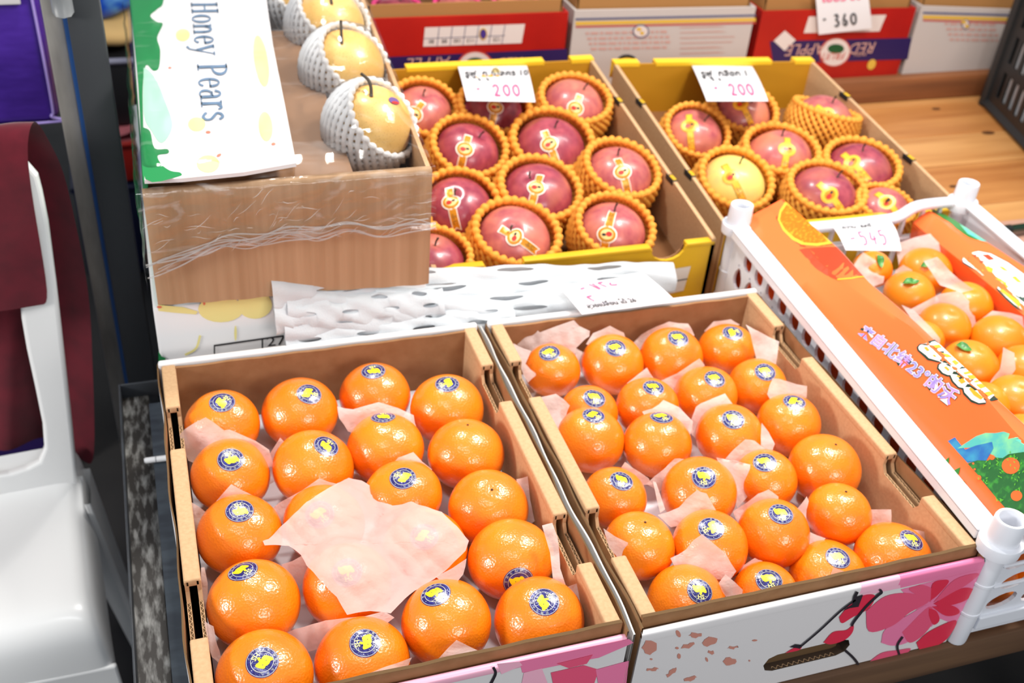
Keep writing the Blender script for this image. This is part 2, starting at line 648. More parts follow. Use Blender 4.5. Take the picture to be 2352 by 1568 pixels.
G().tube([a + d * .0125, a + d * .0135], [.0039, .0039], 12).put('cap_ring', mat('grey_ring', (150, 150, 155), 0.3), t)

STEEL_POST = mat('black_grey_post', (58, 60, 64), 0.55, 0.4, var=((6, 6, 2), (48, 50, 53), 0.3, 0.7))
t = thing('stall_post', 'dark grey square steel post rising behind the steel frame', 'post', (-0.382, 0.82, FZ))
G().box(-0.4015, -0.3625, 0.80, 0.84, FZ, 0.75, bev=0.002).put('shaft', STEEL_POST, t, angle=SHARP)
G().box(-0.43, -0.34, 0.775, 0.865, FZ, FZ + 0.006).put('foot_plate', STEEL_POST, t, smooth=False)
G().tube([(-0.404, 0.798, 0.272), (-0.404, 0.79, 0.30), (-0.412, 0.79, 0.33)], 0.012, 8).put('hook', mat('grey_metal', (120, 122, 124), 0.4), t)
t = thing('partition_board', 'weathered grey board with a blue painted edge beside the dark post', 'board', (-0.42, 0.84, FZ))
G().box(-0.430, -0.4075, 0.83, 0.86, FZ, 0.75, bev=0.002).put('grey_face', mat('weathered_grey', (146, 142, 136), 0.7, var=((25, 25, 6), (104, 100, 96), 0.4, 0.7)), t, angle=SHARP)
G().box(-0.4075, -0.4020, 0.822, 0.86, FZ, 0.75).put('blue_edge', mat('blue_paint', (38, 84, 148), 0.5), t, smooth=False)

# ---------------------------------------------------------------- mandarin boxes
NOTCH = [(0.070, 0.134), (0.311, 0.377)]
PINKS = [mat('print_pink_pale', (246, 182, 204), 0.3), mat('print_pink', (240, 128, 170), 0.3), mat('print_rose', (234, 90, 126), 0.3), mat('print_red', (226, 48, 78), 0.3),
         mat('print_black', (44, 38, 46), 0.35), mat('print_petal', (206, 140, 124), 0.35), mat('print_white', (238, 232, 230), 0.3)]


def side_wall(xa, xb, D, t, flap_x, flap_out):
    ys = [-0.002] + [v for n in NOTCH for v in n] + [D + 0.003]
    g = G()
    for x in (xa, xb - 0.0035):
        prof = [(-0.0005, -0.133)]
        prof += [(D + 0.001, -0.133), (D + 0.001, -0.002)]
        for a, b in NOTCH[::-1]:
            prof += [(b, -0.002), (b, -0.014), (b - 0.006, -0.0225), (a + 0.006, -0.0225), (a, -0.014), (a, -0.002)]
        prof += [(-0.0005, -0.002)]
        g.poly([prof], lambda P, x=x: np.stack([np.full(len(P), x + 0.0035), P[:, 0], P[:, 1]], 1), thick=0.0035)
    w = g.put('side_wall', KRAFT, t, smooth=False)
    for i in range(0, len(ys), 2):
        g = G().box(xa - 0.0004, xb + 0.0004, ys[i], ys[i + 1], -0.009, 0.0, bev=0.0022, seg=3)
        o = g.put('rim_fold', KRAFT, w, angle=SHARP)
        o.location = (0, 0, 0)
    g = G()
    for a, b in NOTCH:
        for x in (xa, xb - 0.0035):
            g.box(x + 0.0002, x + 0.0033, a + 0.006, b - 0.006, -0.0228, -0.0223, mi=0)
            yy = np.linspace(a + 0.004, b - 0.004, 90)
            xx = x + 0.00175 + 0.0011 * np.sin(yy * 2 * np.pi / 0.0062)
            g.grid(np.stack([np.stack([xx - 0.00035, yy, np.full(90, -0.0219)], 1), np.stack([xx + 0.00035, yy, np.full(90, -0.0219)], 1)], 0), mi=1)
            for xe in (x + 0.0002, x + 0.0033):
                g.box(xe - 0.0003, xe + 0.0003, a + 0.006, b - 0.006, -0.0225, -0.0218, mi=1)
    o = g.put('corrugated_edge', [KRAFT_DARK, KRAFT], w, smooth=False, kind='stuff')
    o.location = (0, 0, 0)
    # thin outer flap standing a little off the wall, wavy
    yy = np.linspace(-0.012, D + 0.012, 40)
    wv = 0.0010 * np.sin(yy * 34 + xa * 50) + 0.0007 * np.sin(yy * 71)
    z1 = -0.004 + 0.0015 * np.sin(yy * 25 + 1)
    P = np.stack([np.stack([flap_x + wv * 0.5, yy, np.full(40, -0.134)], 1), np.stack([flap_x + wv, yy, z1], 1), np.stack([flap_x + wv + 0.0016, yy, z1], 1), np.stack([flap_x + wv * .5 + 0.0016, yy, np.full(40, -0.134)], 1)], 0)
    g = G().grid(P)
    g.I = [[0, 1, 0][i // 39] for i in range(len(g.F))] if flap_out else [[2, 1, 0][i // 39] if flap_x < -.2 else [0, 1, 2][i // 39] for i in range(len(g.F))]
    g.put('outer_flap', [KRAFT_IN, KRAFT_DARK, WHITE_BOARD], t, smooth=False)


def mandarin_box(x0, x1, D, label, handle):
    t = thing('mandarin_box', label, 'box', ((x0 + x1) / 2, D / 2, TZ), 'open mandarin boxes')
    side_wall(x0 - 0.0140, x0, D, t, x0 - 0.0185, x0 > 0)
    side_wall(x1, x1 + 0.0140, D, t, x1 + 0.0172, False)
    xa, xb = x0 - 0.0145, x1 + 0.0145
    # inner front board, its raw flute edge on top
    hole = [[(0.221 + a, -0.1 + b) for a, b in [(c * 0.036 + (0.0125 if c > 0 else -0.0125) * math.cos(q), 0.0125 * math.sin(q)) for c, q in
            [(1, -1.57), (1, -.8), (1, 0), (1, .8), (1, 1.57), (-1, 1.57), (-1, .8), (-1, 0), (-1, -.8), (-1, -1.57)]]]] if handle else []
    pr = [(xa, -0.133), (xb, -0.133)] + [(xb - (xb - xa) * i / 16, 0.0008 * math.sin(i * 2.1)) for i in range(17)]
    fm = lambda yv: (lambda P: np.stack([P[:, 0], np.full(len(P), yv), P[:, 1]], 1))
    g = G().poly([pr] + hole, fm(-0.0042), thick=0.0036)
    g.put('front_board', KRAFT_IN, t, smooth=False)
    g = G()
    for i in range(16):
        a, b = pr[2 + i], pr[3 + i]
        g.add([(a[0], -0.0041, a[1] + .0003), (b[0], -0.0041, b[1] + .0003), (b[0], -0.0007, b[1] + .0003), (a[0], -0.0007, a[1] + .0003)], [[0, 1, 2, 3]])
    g.put('raw_board_edge', KRAFT_DARK, t, smooth=False)
    # printed outer front panel with its rounded top fold
    xc, xd = x0 - 0.017, x1 + 0.018
    p = G().poly([[(xc, -0.1345), (xd, -0.1345), (xd, -0.018), (xc, -0.018)]] + hole, fm(-0.0130), thick=0.0062).put('front_panel', WHITE_BOARD, t, smooth=False)
    if handle:                                      # the print runs over the fold at the crate end
        xs_, xm_ = at(1983, 1340, y=-.0132)[0], at(2068, 1332, y=-.0132)[0]
        q_ = np.linspace(0, math.pi, 9)
        pr_ = np.array([(-.0062, -.021)] + [(-.0097 + .0035 * math.cos(v), -.0140 + .0035 * math.sin(v)) for v in q_] + [(-.0132, -.021)])
        g = G()
        for i_, (a_, b_) in enumerate(((xc, xs_), (xs_, xm_), (xm_, xd))):
            g.grid(np.array([[(x_, y_, z_) for y_, z_ in pr_] for x_ in (a_, b_)]), mi=i_)
        g.put('top_fold', [WHITE_BOARD, PINKS[0], PINKS[1]], t)
    else:
        G().box(xc, xd, -0.0132, -0.0062, -0.021, -0.0105, bev=0.003, seg=3).put('top_fold', PINKS[0], t, angle=SHARP)
    if handle:
        hl = np.array(hole[0] + hole[0][:1])
        hc = np.array([.221, -.1])
        hi = hc + (hl - hc) * [.994, .975]
        G().grid(np.stack([np.stack([hi[:, 0], np.full(len(hi), yv), hi[:, 1]], 1) for yv in (-.0128, -.0006)], 0)).put('handhole_edge', mat('handhole_shade', (66, 48, 33), .9), t, smooth=False)  # inside of the handhole, its shade put into the dark colour
        g = G()
        for sgn in (-1, 1):
            xx = np.linspace(0.186, 0.256, 60)
            zz = -0.1 + sgn * 0.0120
            yy = -0.0100 + 0.0016 * np.sin(xx * 2 * np.pi / 0.006)
            g.grid(np.stack([np.stack([xx, yy - .0004, np.full(60, zz)], 1), np.stack([xx, yy + .0004, np.full(60, zz)], 1)], 0))
        g.put('handhole_flutes', KRAFT, t, smooth=False)
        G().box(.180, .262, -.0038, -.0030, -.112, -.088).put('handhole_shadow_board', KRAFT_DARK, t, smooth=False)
    # back: kraft inside, white folded rim behind it
    pr = [(xa, -0.133), (xb, -0.133)] + [(xb - (xb - xa) * i / 20, -0.0015 + 0.0006 * math.sin(i * 1.7)) for i in range(21)]
    G().poly([pr], fm(D), thick=-0.0034).put('back_board', KRAFT_IN, t, smooth=False)
    G().box(xa - 0.003, xb + 0.003, D + 0.0036, D + 0.0125, TZ + 0.001, 0.0012, bev=0.0028, seg=3).put('back_panel', WHITE_BOARD, t, angle=SHARP)
    G().box(xa, xb, -0.0005, D + 0.001, TZ + .0006, TZ + 0.004).put('base', KRAFT_IN, t, smooth=False)
    g = G()
    xs, ysn = np.linspace(x0 + .001, x1 - .001, 24), np.linspace(0.001, D - .001, 30)
    X, Y = np.meshgrid(xs, ysn, indexing='ij')
    P = np.stack([X, Y, np.full(X.shape, -0.079)], -1)
    P[..., 2] += wob(P, 0.004, 60, 3)[..., 2]
    g.grid(P).put('liner_sheet', mat('grey_liner', (214, 214, 222), 0.5), t)
    return t


WHITE_FLAP = mat('glossy_white_flap', (196, 192, 188), .3)
boxA = mandarin_box(-0.330, 0.0, 0.4483, 'open white box of large mandarins set on the dark steel frame', False)
boxB = mandarin_box(0.0481, 0.3781, 0.4483, 'open white box of mandarins with red blossom print, beside the white crate', True)

yy = np.linspace(-.014, .462, 50)
xw = .0236 + .0010 * np.sin(yy * 31) + .0006 * np.sin(yy * 77)
zt = -.006 + .0016 * np.sin(yy * 23)
P = np.stack([np.stack([xw - .0008, yy, np.full(50, -.13)], 1), np.stack([xw - .0008, yy, zt], 1), np.stack([xw + .0008, yy, zt], 1), np.stack([xw + .0008, yy, np.full(50, -.13)], 1)], 0)
G().grid(P).put('loose_white_flap', WHITE_FLAP, boxB, smooth=False)
# blossom print on the two front panels
Z3 = lambda L: [(1552 + a / 2.904, 1028 + b / 2.904) for a, b in L]
Z4 = lambda L: [(1100 + a / 2.904, 1028 + b / 2.904) for a, b in L]
FN = (0, -1, 0)
yfront = (0, -0.0130, 0)
g = G()
for mi, L, lift in [
    (1, [(1500, 945), (2060, 806), (2052, 860), (1890, 1150), (1750, 1140), (1690, 1190), (1560, 1010)], .0003),
    (2, [(1270, 1090), (1400, 990), (1560, 970), (1690, 1020), (1560, 1100), (1440, 1190), (1290, 1225)], .0006),
    (1, [(1370, 1300), (1400, 1210), (1560, 1110), (1690, 1050), (1680, 1180), (1560, 1290), (1450, 1320)], .0005),
    (2, [(1510, 1230), (1690, 1060), (1720, 1150), (1650, 1250), (1560, 1300)], .0006),
    (2, [(1700, 1030), (1560, 950), (1600, 925), (1650, 915), (1720, 950)], .0006),
    (3, [(1700, 1020), (1715, 905), (1800, 880), (1820, 900), (1750, 980)], .0006),
    (2, [(1720, 1030), (1860, 880), (2020, 838), (1960, 900), (1800, 1000)], .0006),
    (3, [(1720, 1040), (1900, 940), (1990, 950), (1930, 1020), (1780, 1060)], .0006),
    (3, [(1710, 1060), (1830, 1050), (1890, 1080), (1880, 1110), (1800, 1120)], .0006),
    (3, [(1690, 1070), (1740, 1090), (1760, 1150), (1720, 1180), (1690, 1120)], .0006),
    (3, [(1605, 1300), (1700, 1220), (1870, 1150), (1830, 1250), (1760, 1310), (1640, 1350)], .0006),
    (2, [(1265, 1450), (1370, 1370), (1480, 1350), (1570, 1340), (1490, 1400), (1350, 1440)], .0005),
    (3, [(1090, 1130), (1150, 1060), (1240, 990), (1330, 985), (1290, 1070), (1180, 1130), (1110, 1170)], .0005),
    (3, [(985, 1300), (1050, 1230), (1140, 1215), (1185, 1180), (1180, 1230), (1130, 1280), (1040, 1310)], .0005),
    (3, [(730, 1370), (790, 1335), (840, 1325), (820, 1350)], .0005),
    (4, [(760, 1330), (800, 1310), (840, 1315), (830, 1340), (800, 1335)], .0007),
    (4, [(1185, 1040), (1190, 1000), (1250, 980), (1220, 1060), (1160, 1070), (1110, 1090)], .0007),
]:
    if mi < 4:
        L = smoothline(L + L[:1], 5 * len(L))[:-1]
    g.poly([Z3(L)], pxplane(yfront, FN, lift + .00002 * len(g.V)), mi)
for L, w in [([(1212, 960), (1195, 1000), (1190, 1045)], 20), ([(1200, 1015), (1100, 1090), (960, 1220), (830, 1330)], 11), ([(1362, 945), (1375, 965), (1350, 985), (1270, 1060), (1190, 1160), (1175, 1190)], 16),
             ([(1130, 1350), (1180, 1395), (1215, 1440), (1215, 1475)], 17), ([(1515, 1260), (1480, 1320), (1495, 1390)], 15)]:
    g.poly([Z3(stroke(smoothline(L, 16), w))], pxplane(yfront, FN, .0014 + .00003 * len(g.V) * 0), 4)
for cx, cy, rx, ry, r in [(1330, 1240, 14, 26, -.5), (1445, 1250, 42, 16, 0), (1540, 1292, 52, 28, -.3), (1395, 1320, 46, 14, -.3), (1322, 1336, 12, 8, 0), (1550, 1365, 22, 12, .2), (1335, 1390, 12, 18, 0), (1150, 1410, 9, 6, 0),
                          (1520, 1412, 8, 16, -.4), (1672, 1425, 44, 26, 0), (1157, 1478, 40, 10, -.1), (1285, 1498, 44, 14, -.7), (1410, 1540, 44, 14, -.3), (1695, 1332, 36, 8, -.1), (1840, 1285, 18, 6, -.1), (1805, 1420, 6, 6, 0),
                          (1140, 1330, 50, 46, -.5)]:
    a0_ = 6.28 * ((cx * 7 + cy) % 10) / 10
    g.poly([[(x_ + 1.8 * math.sin(3 * i_ + cx), y_ + 1.8 * math.cos(2 * i_ + cy)) for i_, (x_, y_) in enumerate(Z4(ellipse(cx, cy, rx, ry, 12, r)))] if rx > 20 else Z4(ellipse(cx, cy, rx, ry, 12, r))], pxplane(yfront, FN, .0005), 5)
g.put('blossom_print', PINKS, boxB, smooth=False)
# the print runs up over the fold at the corner
g = G()
fold = pxplane((0, -0.0130, 0), FN, 0.00015)
for mi, L in [(0, [(1238, 990), (1240, 975), (1496, 905), (1500, 935)]), (1, [(1500, 935), (1496, 905), (2062, 760), (2062, 810)])]:
    g.poly([Z3(L)], fold, mi)
g.put('fold_print', PINKS, boxB, smooth=False)
g = G()
for mi, L, lift in [(1, [(270, 1425), (1000, 1275), (1033, 1300), (800, 1400), (560, 1445), (290, 1500)], .0003), (0, [(120, 1440), (270, 1425), (290, 1450), (150, 1510)], .0004), (2, [(480, 1500), (700, 1450), (800, 1480), (760, 1600), (500, 1600)], .0005),
                    (1, [(780, 1480), (1000, 1420), (980, 1600), (800, 1600)], .0005), (0, [(300, 1500), (420, 1470), (470, 1600), (280, 1600)], .0004), (2, [(520, 1440), (760, 1380), (720, 1440), (600, 1470)], .0006)]:
    g.poly([Z4(L)], pxplane(yfront, FN, lift + .00003 * len(g.V)), mi)
g.poly([Z4(stroke(smoothline([(95, 1462), (112, 1500), (95, 1545), (70, 1590)], 12), 18))], pxplane(yfront, FN, .0008), 4)
g.put('blossom_print', PINKS, boxA, smooth=False)

# ---------------------------------------------------------------- mandarins
NAVY = mat('sticker_navy', (34, 28, 98), 0.22, 0.6, var=((260, 260, 260), (58, 62, 150), 0.5, 0.75), bump=((420, 420, 420), 0.35, 0.0015), coat=0.4)
SILVER = mat('sticker_line', (196, 196, 190), 0.35)
YELLOW = mat('sticker_yellow', (250, 226, 30), 0.35)
CREAM = mat('sticker_cream', (250, 240, 150), 0.35)
ELE = [(-.53, .45), (-.45, .49), (-.37, .45), (-.29, .40), (-.13, .45), (.03, .42), (.13, .36), (.25, .40), (.35, .34), (.45, .10), (.49, -.10), (.43, -.17), (.31, -.17), (.23, -.12), (.11, -.13), (.11, -.21), (.05, -.33),
       (-.05, -.35), (-.1, -.30), (-.08, -.21), (-.04, -.16), (-.05, -.11), (-.19, -.14), (-.33, -.15), (-.45, -.04), (-.53, .23)]


class Fruit:
    def __init__(s, c, R, ob, axis, seed, dent=0.03, lump=0.010):
        s.c, s.R, s.ob, s.dent, s.seed, s.lump = np.asarray(c, float), R, ob, dent, seed, lump
        s.a = np.asarray(axis, float) / np.linalg.norm(axis)

    def rad(s, d):
        q = d @ s.a
        r = 1 / np.sqrt((1 - q * q) / s.R ** 2 + q * q / (s.R * s.ob) ** 2)
        ang = np.arccos(np.clip(q, -1, 1))
        r = r * (1 + wob(d, s.lump, 2.6, s.seed)[..., 0] + wob(d, s.lump * .35, 7, s.seed + 7)[..., 1])
        return r - s.dent * s.R * np.exp(-(ang / 0.20) ** 2)

    def mesh(s, nt=36, npz=52):
        th, ph = np.linspace(0.001, np.pi - 0.001, nt), np.linspace(0, 2 * np.pi, npz, endpoint=False)
        x = np.cross(s.a, [0.3, 0.9, 0.2])
        x /= np.linalg.norm(x)
        yv = np.cross(s.a, x)
        d = np.cos(th)[:, None, None] * s.a + np.sin(th)[:, None, None] * (np.cos(ph)[None, :, None] * x + np.sin(ph)[None, :, None] * yv)
        return s.c + d * s.rad(d)[..., None]

    def hit(s, u, v):
        o, d = CAM - s.c, ray(u, v)
        d = d / np.linalg.norm(d)
        r = s.R
        for _ in range(6):
            b = o @ d
            disc = b * b - o @ o + r * r
            tt = -b - math.sqrt(max(disc, 0))
            p = o + d * tt
            n = p / np.linalg.norm(p)
            r = float(s.rad(n[None])[0])
        return n

    def patch(s, n, tan, lift):
        """map 2D metres (x along image-right of tan, y against tan) onto the skin around direction n"""
        n, tan = np.asarray(n), np.asarray(tan)
        yv = -(tan - n * (tan @ n))
        yv /= np.linalg.norm(yv)
        xv = np.cross(yv, n)

        def f(P):
            rr = np.linalg.norm(P, axis=1) / s.R
            sc = np.where(rr > 1e-9, np.sin(rr) / np.maximum(rr, 1e-9), 1.0) / s.R
            d = n * np.cos(rr)[:, None] + (P[:, :1] * xv + P[:, 1:2] * yv) * sc[:, None]
            return s.c + d * (s.rad(d) + lift)[:, None]
        return f


def img_tangent(n, c, dx, dy):
    """tangent on the surface that appears along (dx, dy) in the photo"""
    w = ROT @ np.array([dx, -dy, 0.0])
    v = c - CAM
    v = v / np.linalg.norm(v)
    t = w - v * (w @ n) / (v @ n)
    return t / np.linalg.norm(t)


def sticker(f, root, u, v, dx, dy, rad=0.0142):
    n = f.hit(u, v)
    tan = img_tangent(n, f.c, dx, dy)
    g = G()
    th = np.linspace(0, 2 * np.pi, 36, endpoint=False)
    rr = np.linspace(0.02, 1, 7) * rad
    base = f.patch(n, tan, 0.00035)
    P = np.stack([np.stack([r * np.cos(th), r * np.sin(th)], 1) for r in rr], 0)
    g.grid(base(P.reshape(-1, 2)).reshape(len(rr), 36, 3), cv=True, mi=0)
    skirt = f.patch(n, tan, -0.0003)(P[-1])
    g.grid(np.stack([base(P[-1]), skirt], 0), cv=True, mi=0)
    up = f.patch(n, tan, 0.00055)
    for r0, r1 in ((.925, .955), (.665, .70)):
        Q = np.stack([np.stack([r * rad * np.cos(th), r * rad * np.sin(th)], 1) for r in (r0, r1)], 0)
        g.grid(up(Q.reshape(-1, 2)).reshape(2, 36, 3), cv=True, mi=1)
    ups = lambda P: up(P * rad)
    g.poly([ELE], ups, mi=2, sub=0.28)
    e3 = f.patch(n, tan, 0.0008)
    for ex in (-.17, .17):
        g.poly([ellipse(ex, .18, .03, .03, 6)], lambda P: e3(P * rad), mi=0)
    g.text('HS', lambda P: ups(P + [0.0, -.50]), 0.44, mi=3, bold=0.02)
    for xa, xb in ((-.5, -.28), (.28, .5)):
        g.poly([[(xa, -.46), (xb, -.46), (xb, -.43), (xa, -.43)]], ups, mi=1)
    for chars, a0, a1 in (('\u7518\u719f\u306a\u307f\u304b\u3093', 158, 40), ('\u30df\u30ab\u30f3', 244, 292)):
        for i, ch in enumerate(chars):
            a = math.radians(a0 + (a1 - a0) * i / (len(chars) - 1))
            rot = a - math.pi / 2 if a0 < 180 else a + math.pi / 2
            c, s_ = math.cos(rot), math.sin(rot)
            g.text(ch, lambda P, c=c, s_=s_, a=a: ups(np.stack([P[:, 0] * c - P[:, 1] * s_ + .81 * math.cos(a), P[:, 0] * s_ + P[:, 1] * c + .81 * math.sin(a)], 1)), 0.19, mi=1)
    for a in (math.radians(192), math.radians(-12)):
        g.poly([ellipse(.81 * math.cos(a), .81 * math.sin(a), .03, .03, 6)], ups, mi=1)
    return g.put('sticker', [NAVY, SILVER, YELLOW, CREAM], root)


ORD = ['first', 'second', 'third', 'fourth', 'fifth', 'sixth']
FA = [(512, 978, 86, (510, 922, 50, -35)), (688, 948, 88, (710, 902, 48, 20)), (861, 910, 83, (857, 850, -10, -40)), (1026, 940, 86, (1027, 880, -55, 17)),
      (530, 1092, 91, (530, 1053, -20, -37)), (720, 1075, 95, (750, 1022, 45, -40)), (885, 1030, 90, (880, 955, 0, -20)), (1070, 1043, 91, None),
      (551, 1228, 98, (550, 1172, -15, -45)), (745, 1203, 95, (735, 1180, 30, 30)), (924, 1140, 92, (925, 1095, -50, -25)), (1122, 1168, 94, None),
      (583, 1387, 108, (557, 1308, 60, 15)), (797, 1345, 104, (797, 1312, 10, 40)), (977, 1262, 100, (975, 1230, 40, 20)), (1174, 1285, 101, (1192, 1338, 10, 30)),
      (608, 1555, 113, (602, 1518, -60, -40)), (832, 1525, 112, (838, 1475, -70, 8)), (1025, 1430, 105, (1000, 1362, 30, 38)), (1238, 1427, 106, (1250, 1380, 58, -35))]
FB = [(1268, 850, 66, (1262, 808, 40, 30)), (1407, 837, 73, (1414, 798, 25, 35)), (1541, 822, 74, (1558, 775, 20, 40)), (1668, 803, 68, (1683, 762, 50, -10)),
      (1353, 947, 68, (1366, 912, 10, 40)), (1488, 935, 74, (1501, 888, 15, 40)), (1620, 909, 74, (1642, 868, 25, 40)), (1739, 887, 69, (1758, 852, 20, 42)),
      (1356, 1010, 80, (1364, 952, 55, 25)), (1510, 1022, 80, (1520, 955, 30, 20)), (1676, 1002, 79, (1684, 962, 5, 42)), (1810, 975, 75, (1825, 920, 50, 15)),
      (1412, 1142, 75, (1428, 1102, -5, 40)), (1606, 1133, 88, (1617, 1095, 0, 40)), (1757, 1102, 74, (1757, 1060, 20, 40)), (1893, 1077, 85, None),
      (1468, 1252, 83, None), (1631, 1254, 88, (1634, 1212, -60, 20)), (1777, 1224, 84, (1794, 1178, 10, 50)), (1926, 1180, 76, None),
      (1577, 1385, 93, (1608, 1356, 8, 60)), (1757, 1362, 76, (1767, 1330, 20, 55)), (1900, 1328, 92, (1925, 1280, 28, 45)), (2048, 1278, 88, (2095, 1237, 20, 45))]
FR = {}
for tag_, L, where in (('a', FA, 'box on steel frame'), ('b', FB, 'box beside white crate')):
    for i, (u, v, rp, st) in enumerate(L):
        zc = -0.036 if tag_ == 'a' else -0.038
        c = at(u, v, z=zc)
        R = rp * depth(c) / FPX * 0.985
        while c[1] - R < 0.0015:
            zc -= 0.002
            c = at(u, v, z=zc)
            R = rp * depth(c) / FPX * 0.985
        rs = np.random.RandomState(100 + i + (50 if tag_ == 'b' else 0))
        f = Fruit(c, R, 0.88 + 0.05 * rs.rand(), (rs.normal() * .16, rs.normal() * .16 - .05, 1), 11 * i + (500 if tag_ == 'b' else 0), dent=0.035 if st is None else 0.02)
        FR[tag_, i + 1] = f
        g = G().grid(f.mesh(), cv=True)
        o = g.put('mandarin', MANDARIN, org=c)
        row, colm = ORD[i // 4], ORD[i % 4]
        look = 'mandarin with a navy sticker' if st else 'plain mandarin without a sticker'
        if tag_ == 'a' and i + 1 in (10, 14, 15):
            look = 'mandarin half under a pink tissue'
        tag(o, f'{look}, {row} row from back, {colm} along, {where}', 'mandarin', 'mandarins in the ' + where)
        if st:
            sticker(f, o, *st, rad=0.0148 if tag_ == 'a' else 0.0138)
        else:
            p = f.c + f.a * (float(f.rad(f.a[None])[0]) - 0.0004)
            G().tube([p, p + f.a * .0012], [.0016, .0011], 7).put('stem_scar', STEM, o)

# ---------------------------------------------------------------- tissue papers between the mandarins
TA = [(5, .3, [(412, 999), (425, 985), (472, 958), (515, 988), (527, 986), (560, 1000), (620, 1032), (630, 1070), (520, 1090), (430, 1058)]),
      (6, .3, [(618, 1045), (643, 1005), (652, 1015), (650, 1060), (640, 1100), (600, 1120)]),
      (7, .3, [(775, 933), (812, 939), (870, 923), (950, 953), (960, 990), (850, 1010), (800, 990), (780, 960)]),
      (9, .3, [(484, 1165), (532, 1111), (585, 1138), (600, 1170), (540, 1200)]),
      (9, .45, [(441, 1150), (482, 1182), (475, 1210), (450, 1235)]),
      (10, .3, [(600, 1190), (640, 1155), (732, 1099), (775, 1112), (740, 1150), (660, 1200), (610, 1210)]),
      (11, .3, [(905, 1060), (915, 1050), (949, 1038), (992, 1078), (960, 1100), (910, 1090)]),
      (12, .3, [(1186, 1100), (1212, 1093), (1228, 1195), (1210, 1210), (1200, 1150)]),
      (14, .3, [(645, 1297), (700, 1272), (722, 1300), (690, 1345)]),
      (18, .3, [(655, 1455), (700, 1438), (800, 1414), (880, 1405), (905, 1420), (840, 1470), (700, 1500)]),
      (19, .1, [(1000, 1325), (1072, 1281), (1064, 1318), (1040, 1350)]),
      (20, .3, [(1245, 1207), (1269, 1202), (1285, 1270), (1300, 1345), (1270, 1330)]),
      (20, .4, [(1305, 1347), (1325, 1339), (1337, 1385), (1342, 1420), (1310, 1400)]),
      (19, -1.0, [(1000, 1517), (1049, 1467), (1100, 1492), (1060, 1510)]),
      (13, .4, [(462, 1303), (470, 1302), (478, 1380), (476, 1400), (468, 1390)]),
      (17, .3, [(472, 1422), (490, 1438), (502, 1495), (505, 1535), (485, 1510)]),
      (18, -1.06, [(835, 1548), (945, 1512), (915, 1575), (905, 1610), (870, 1590)])]
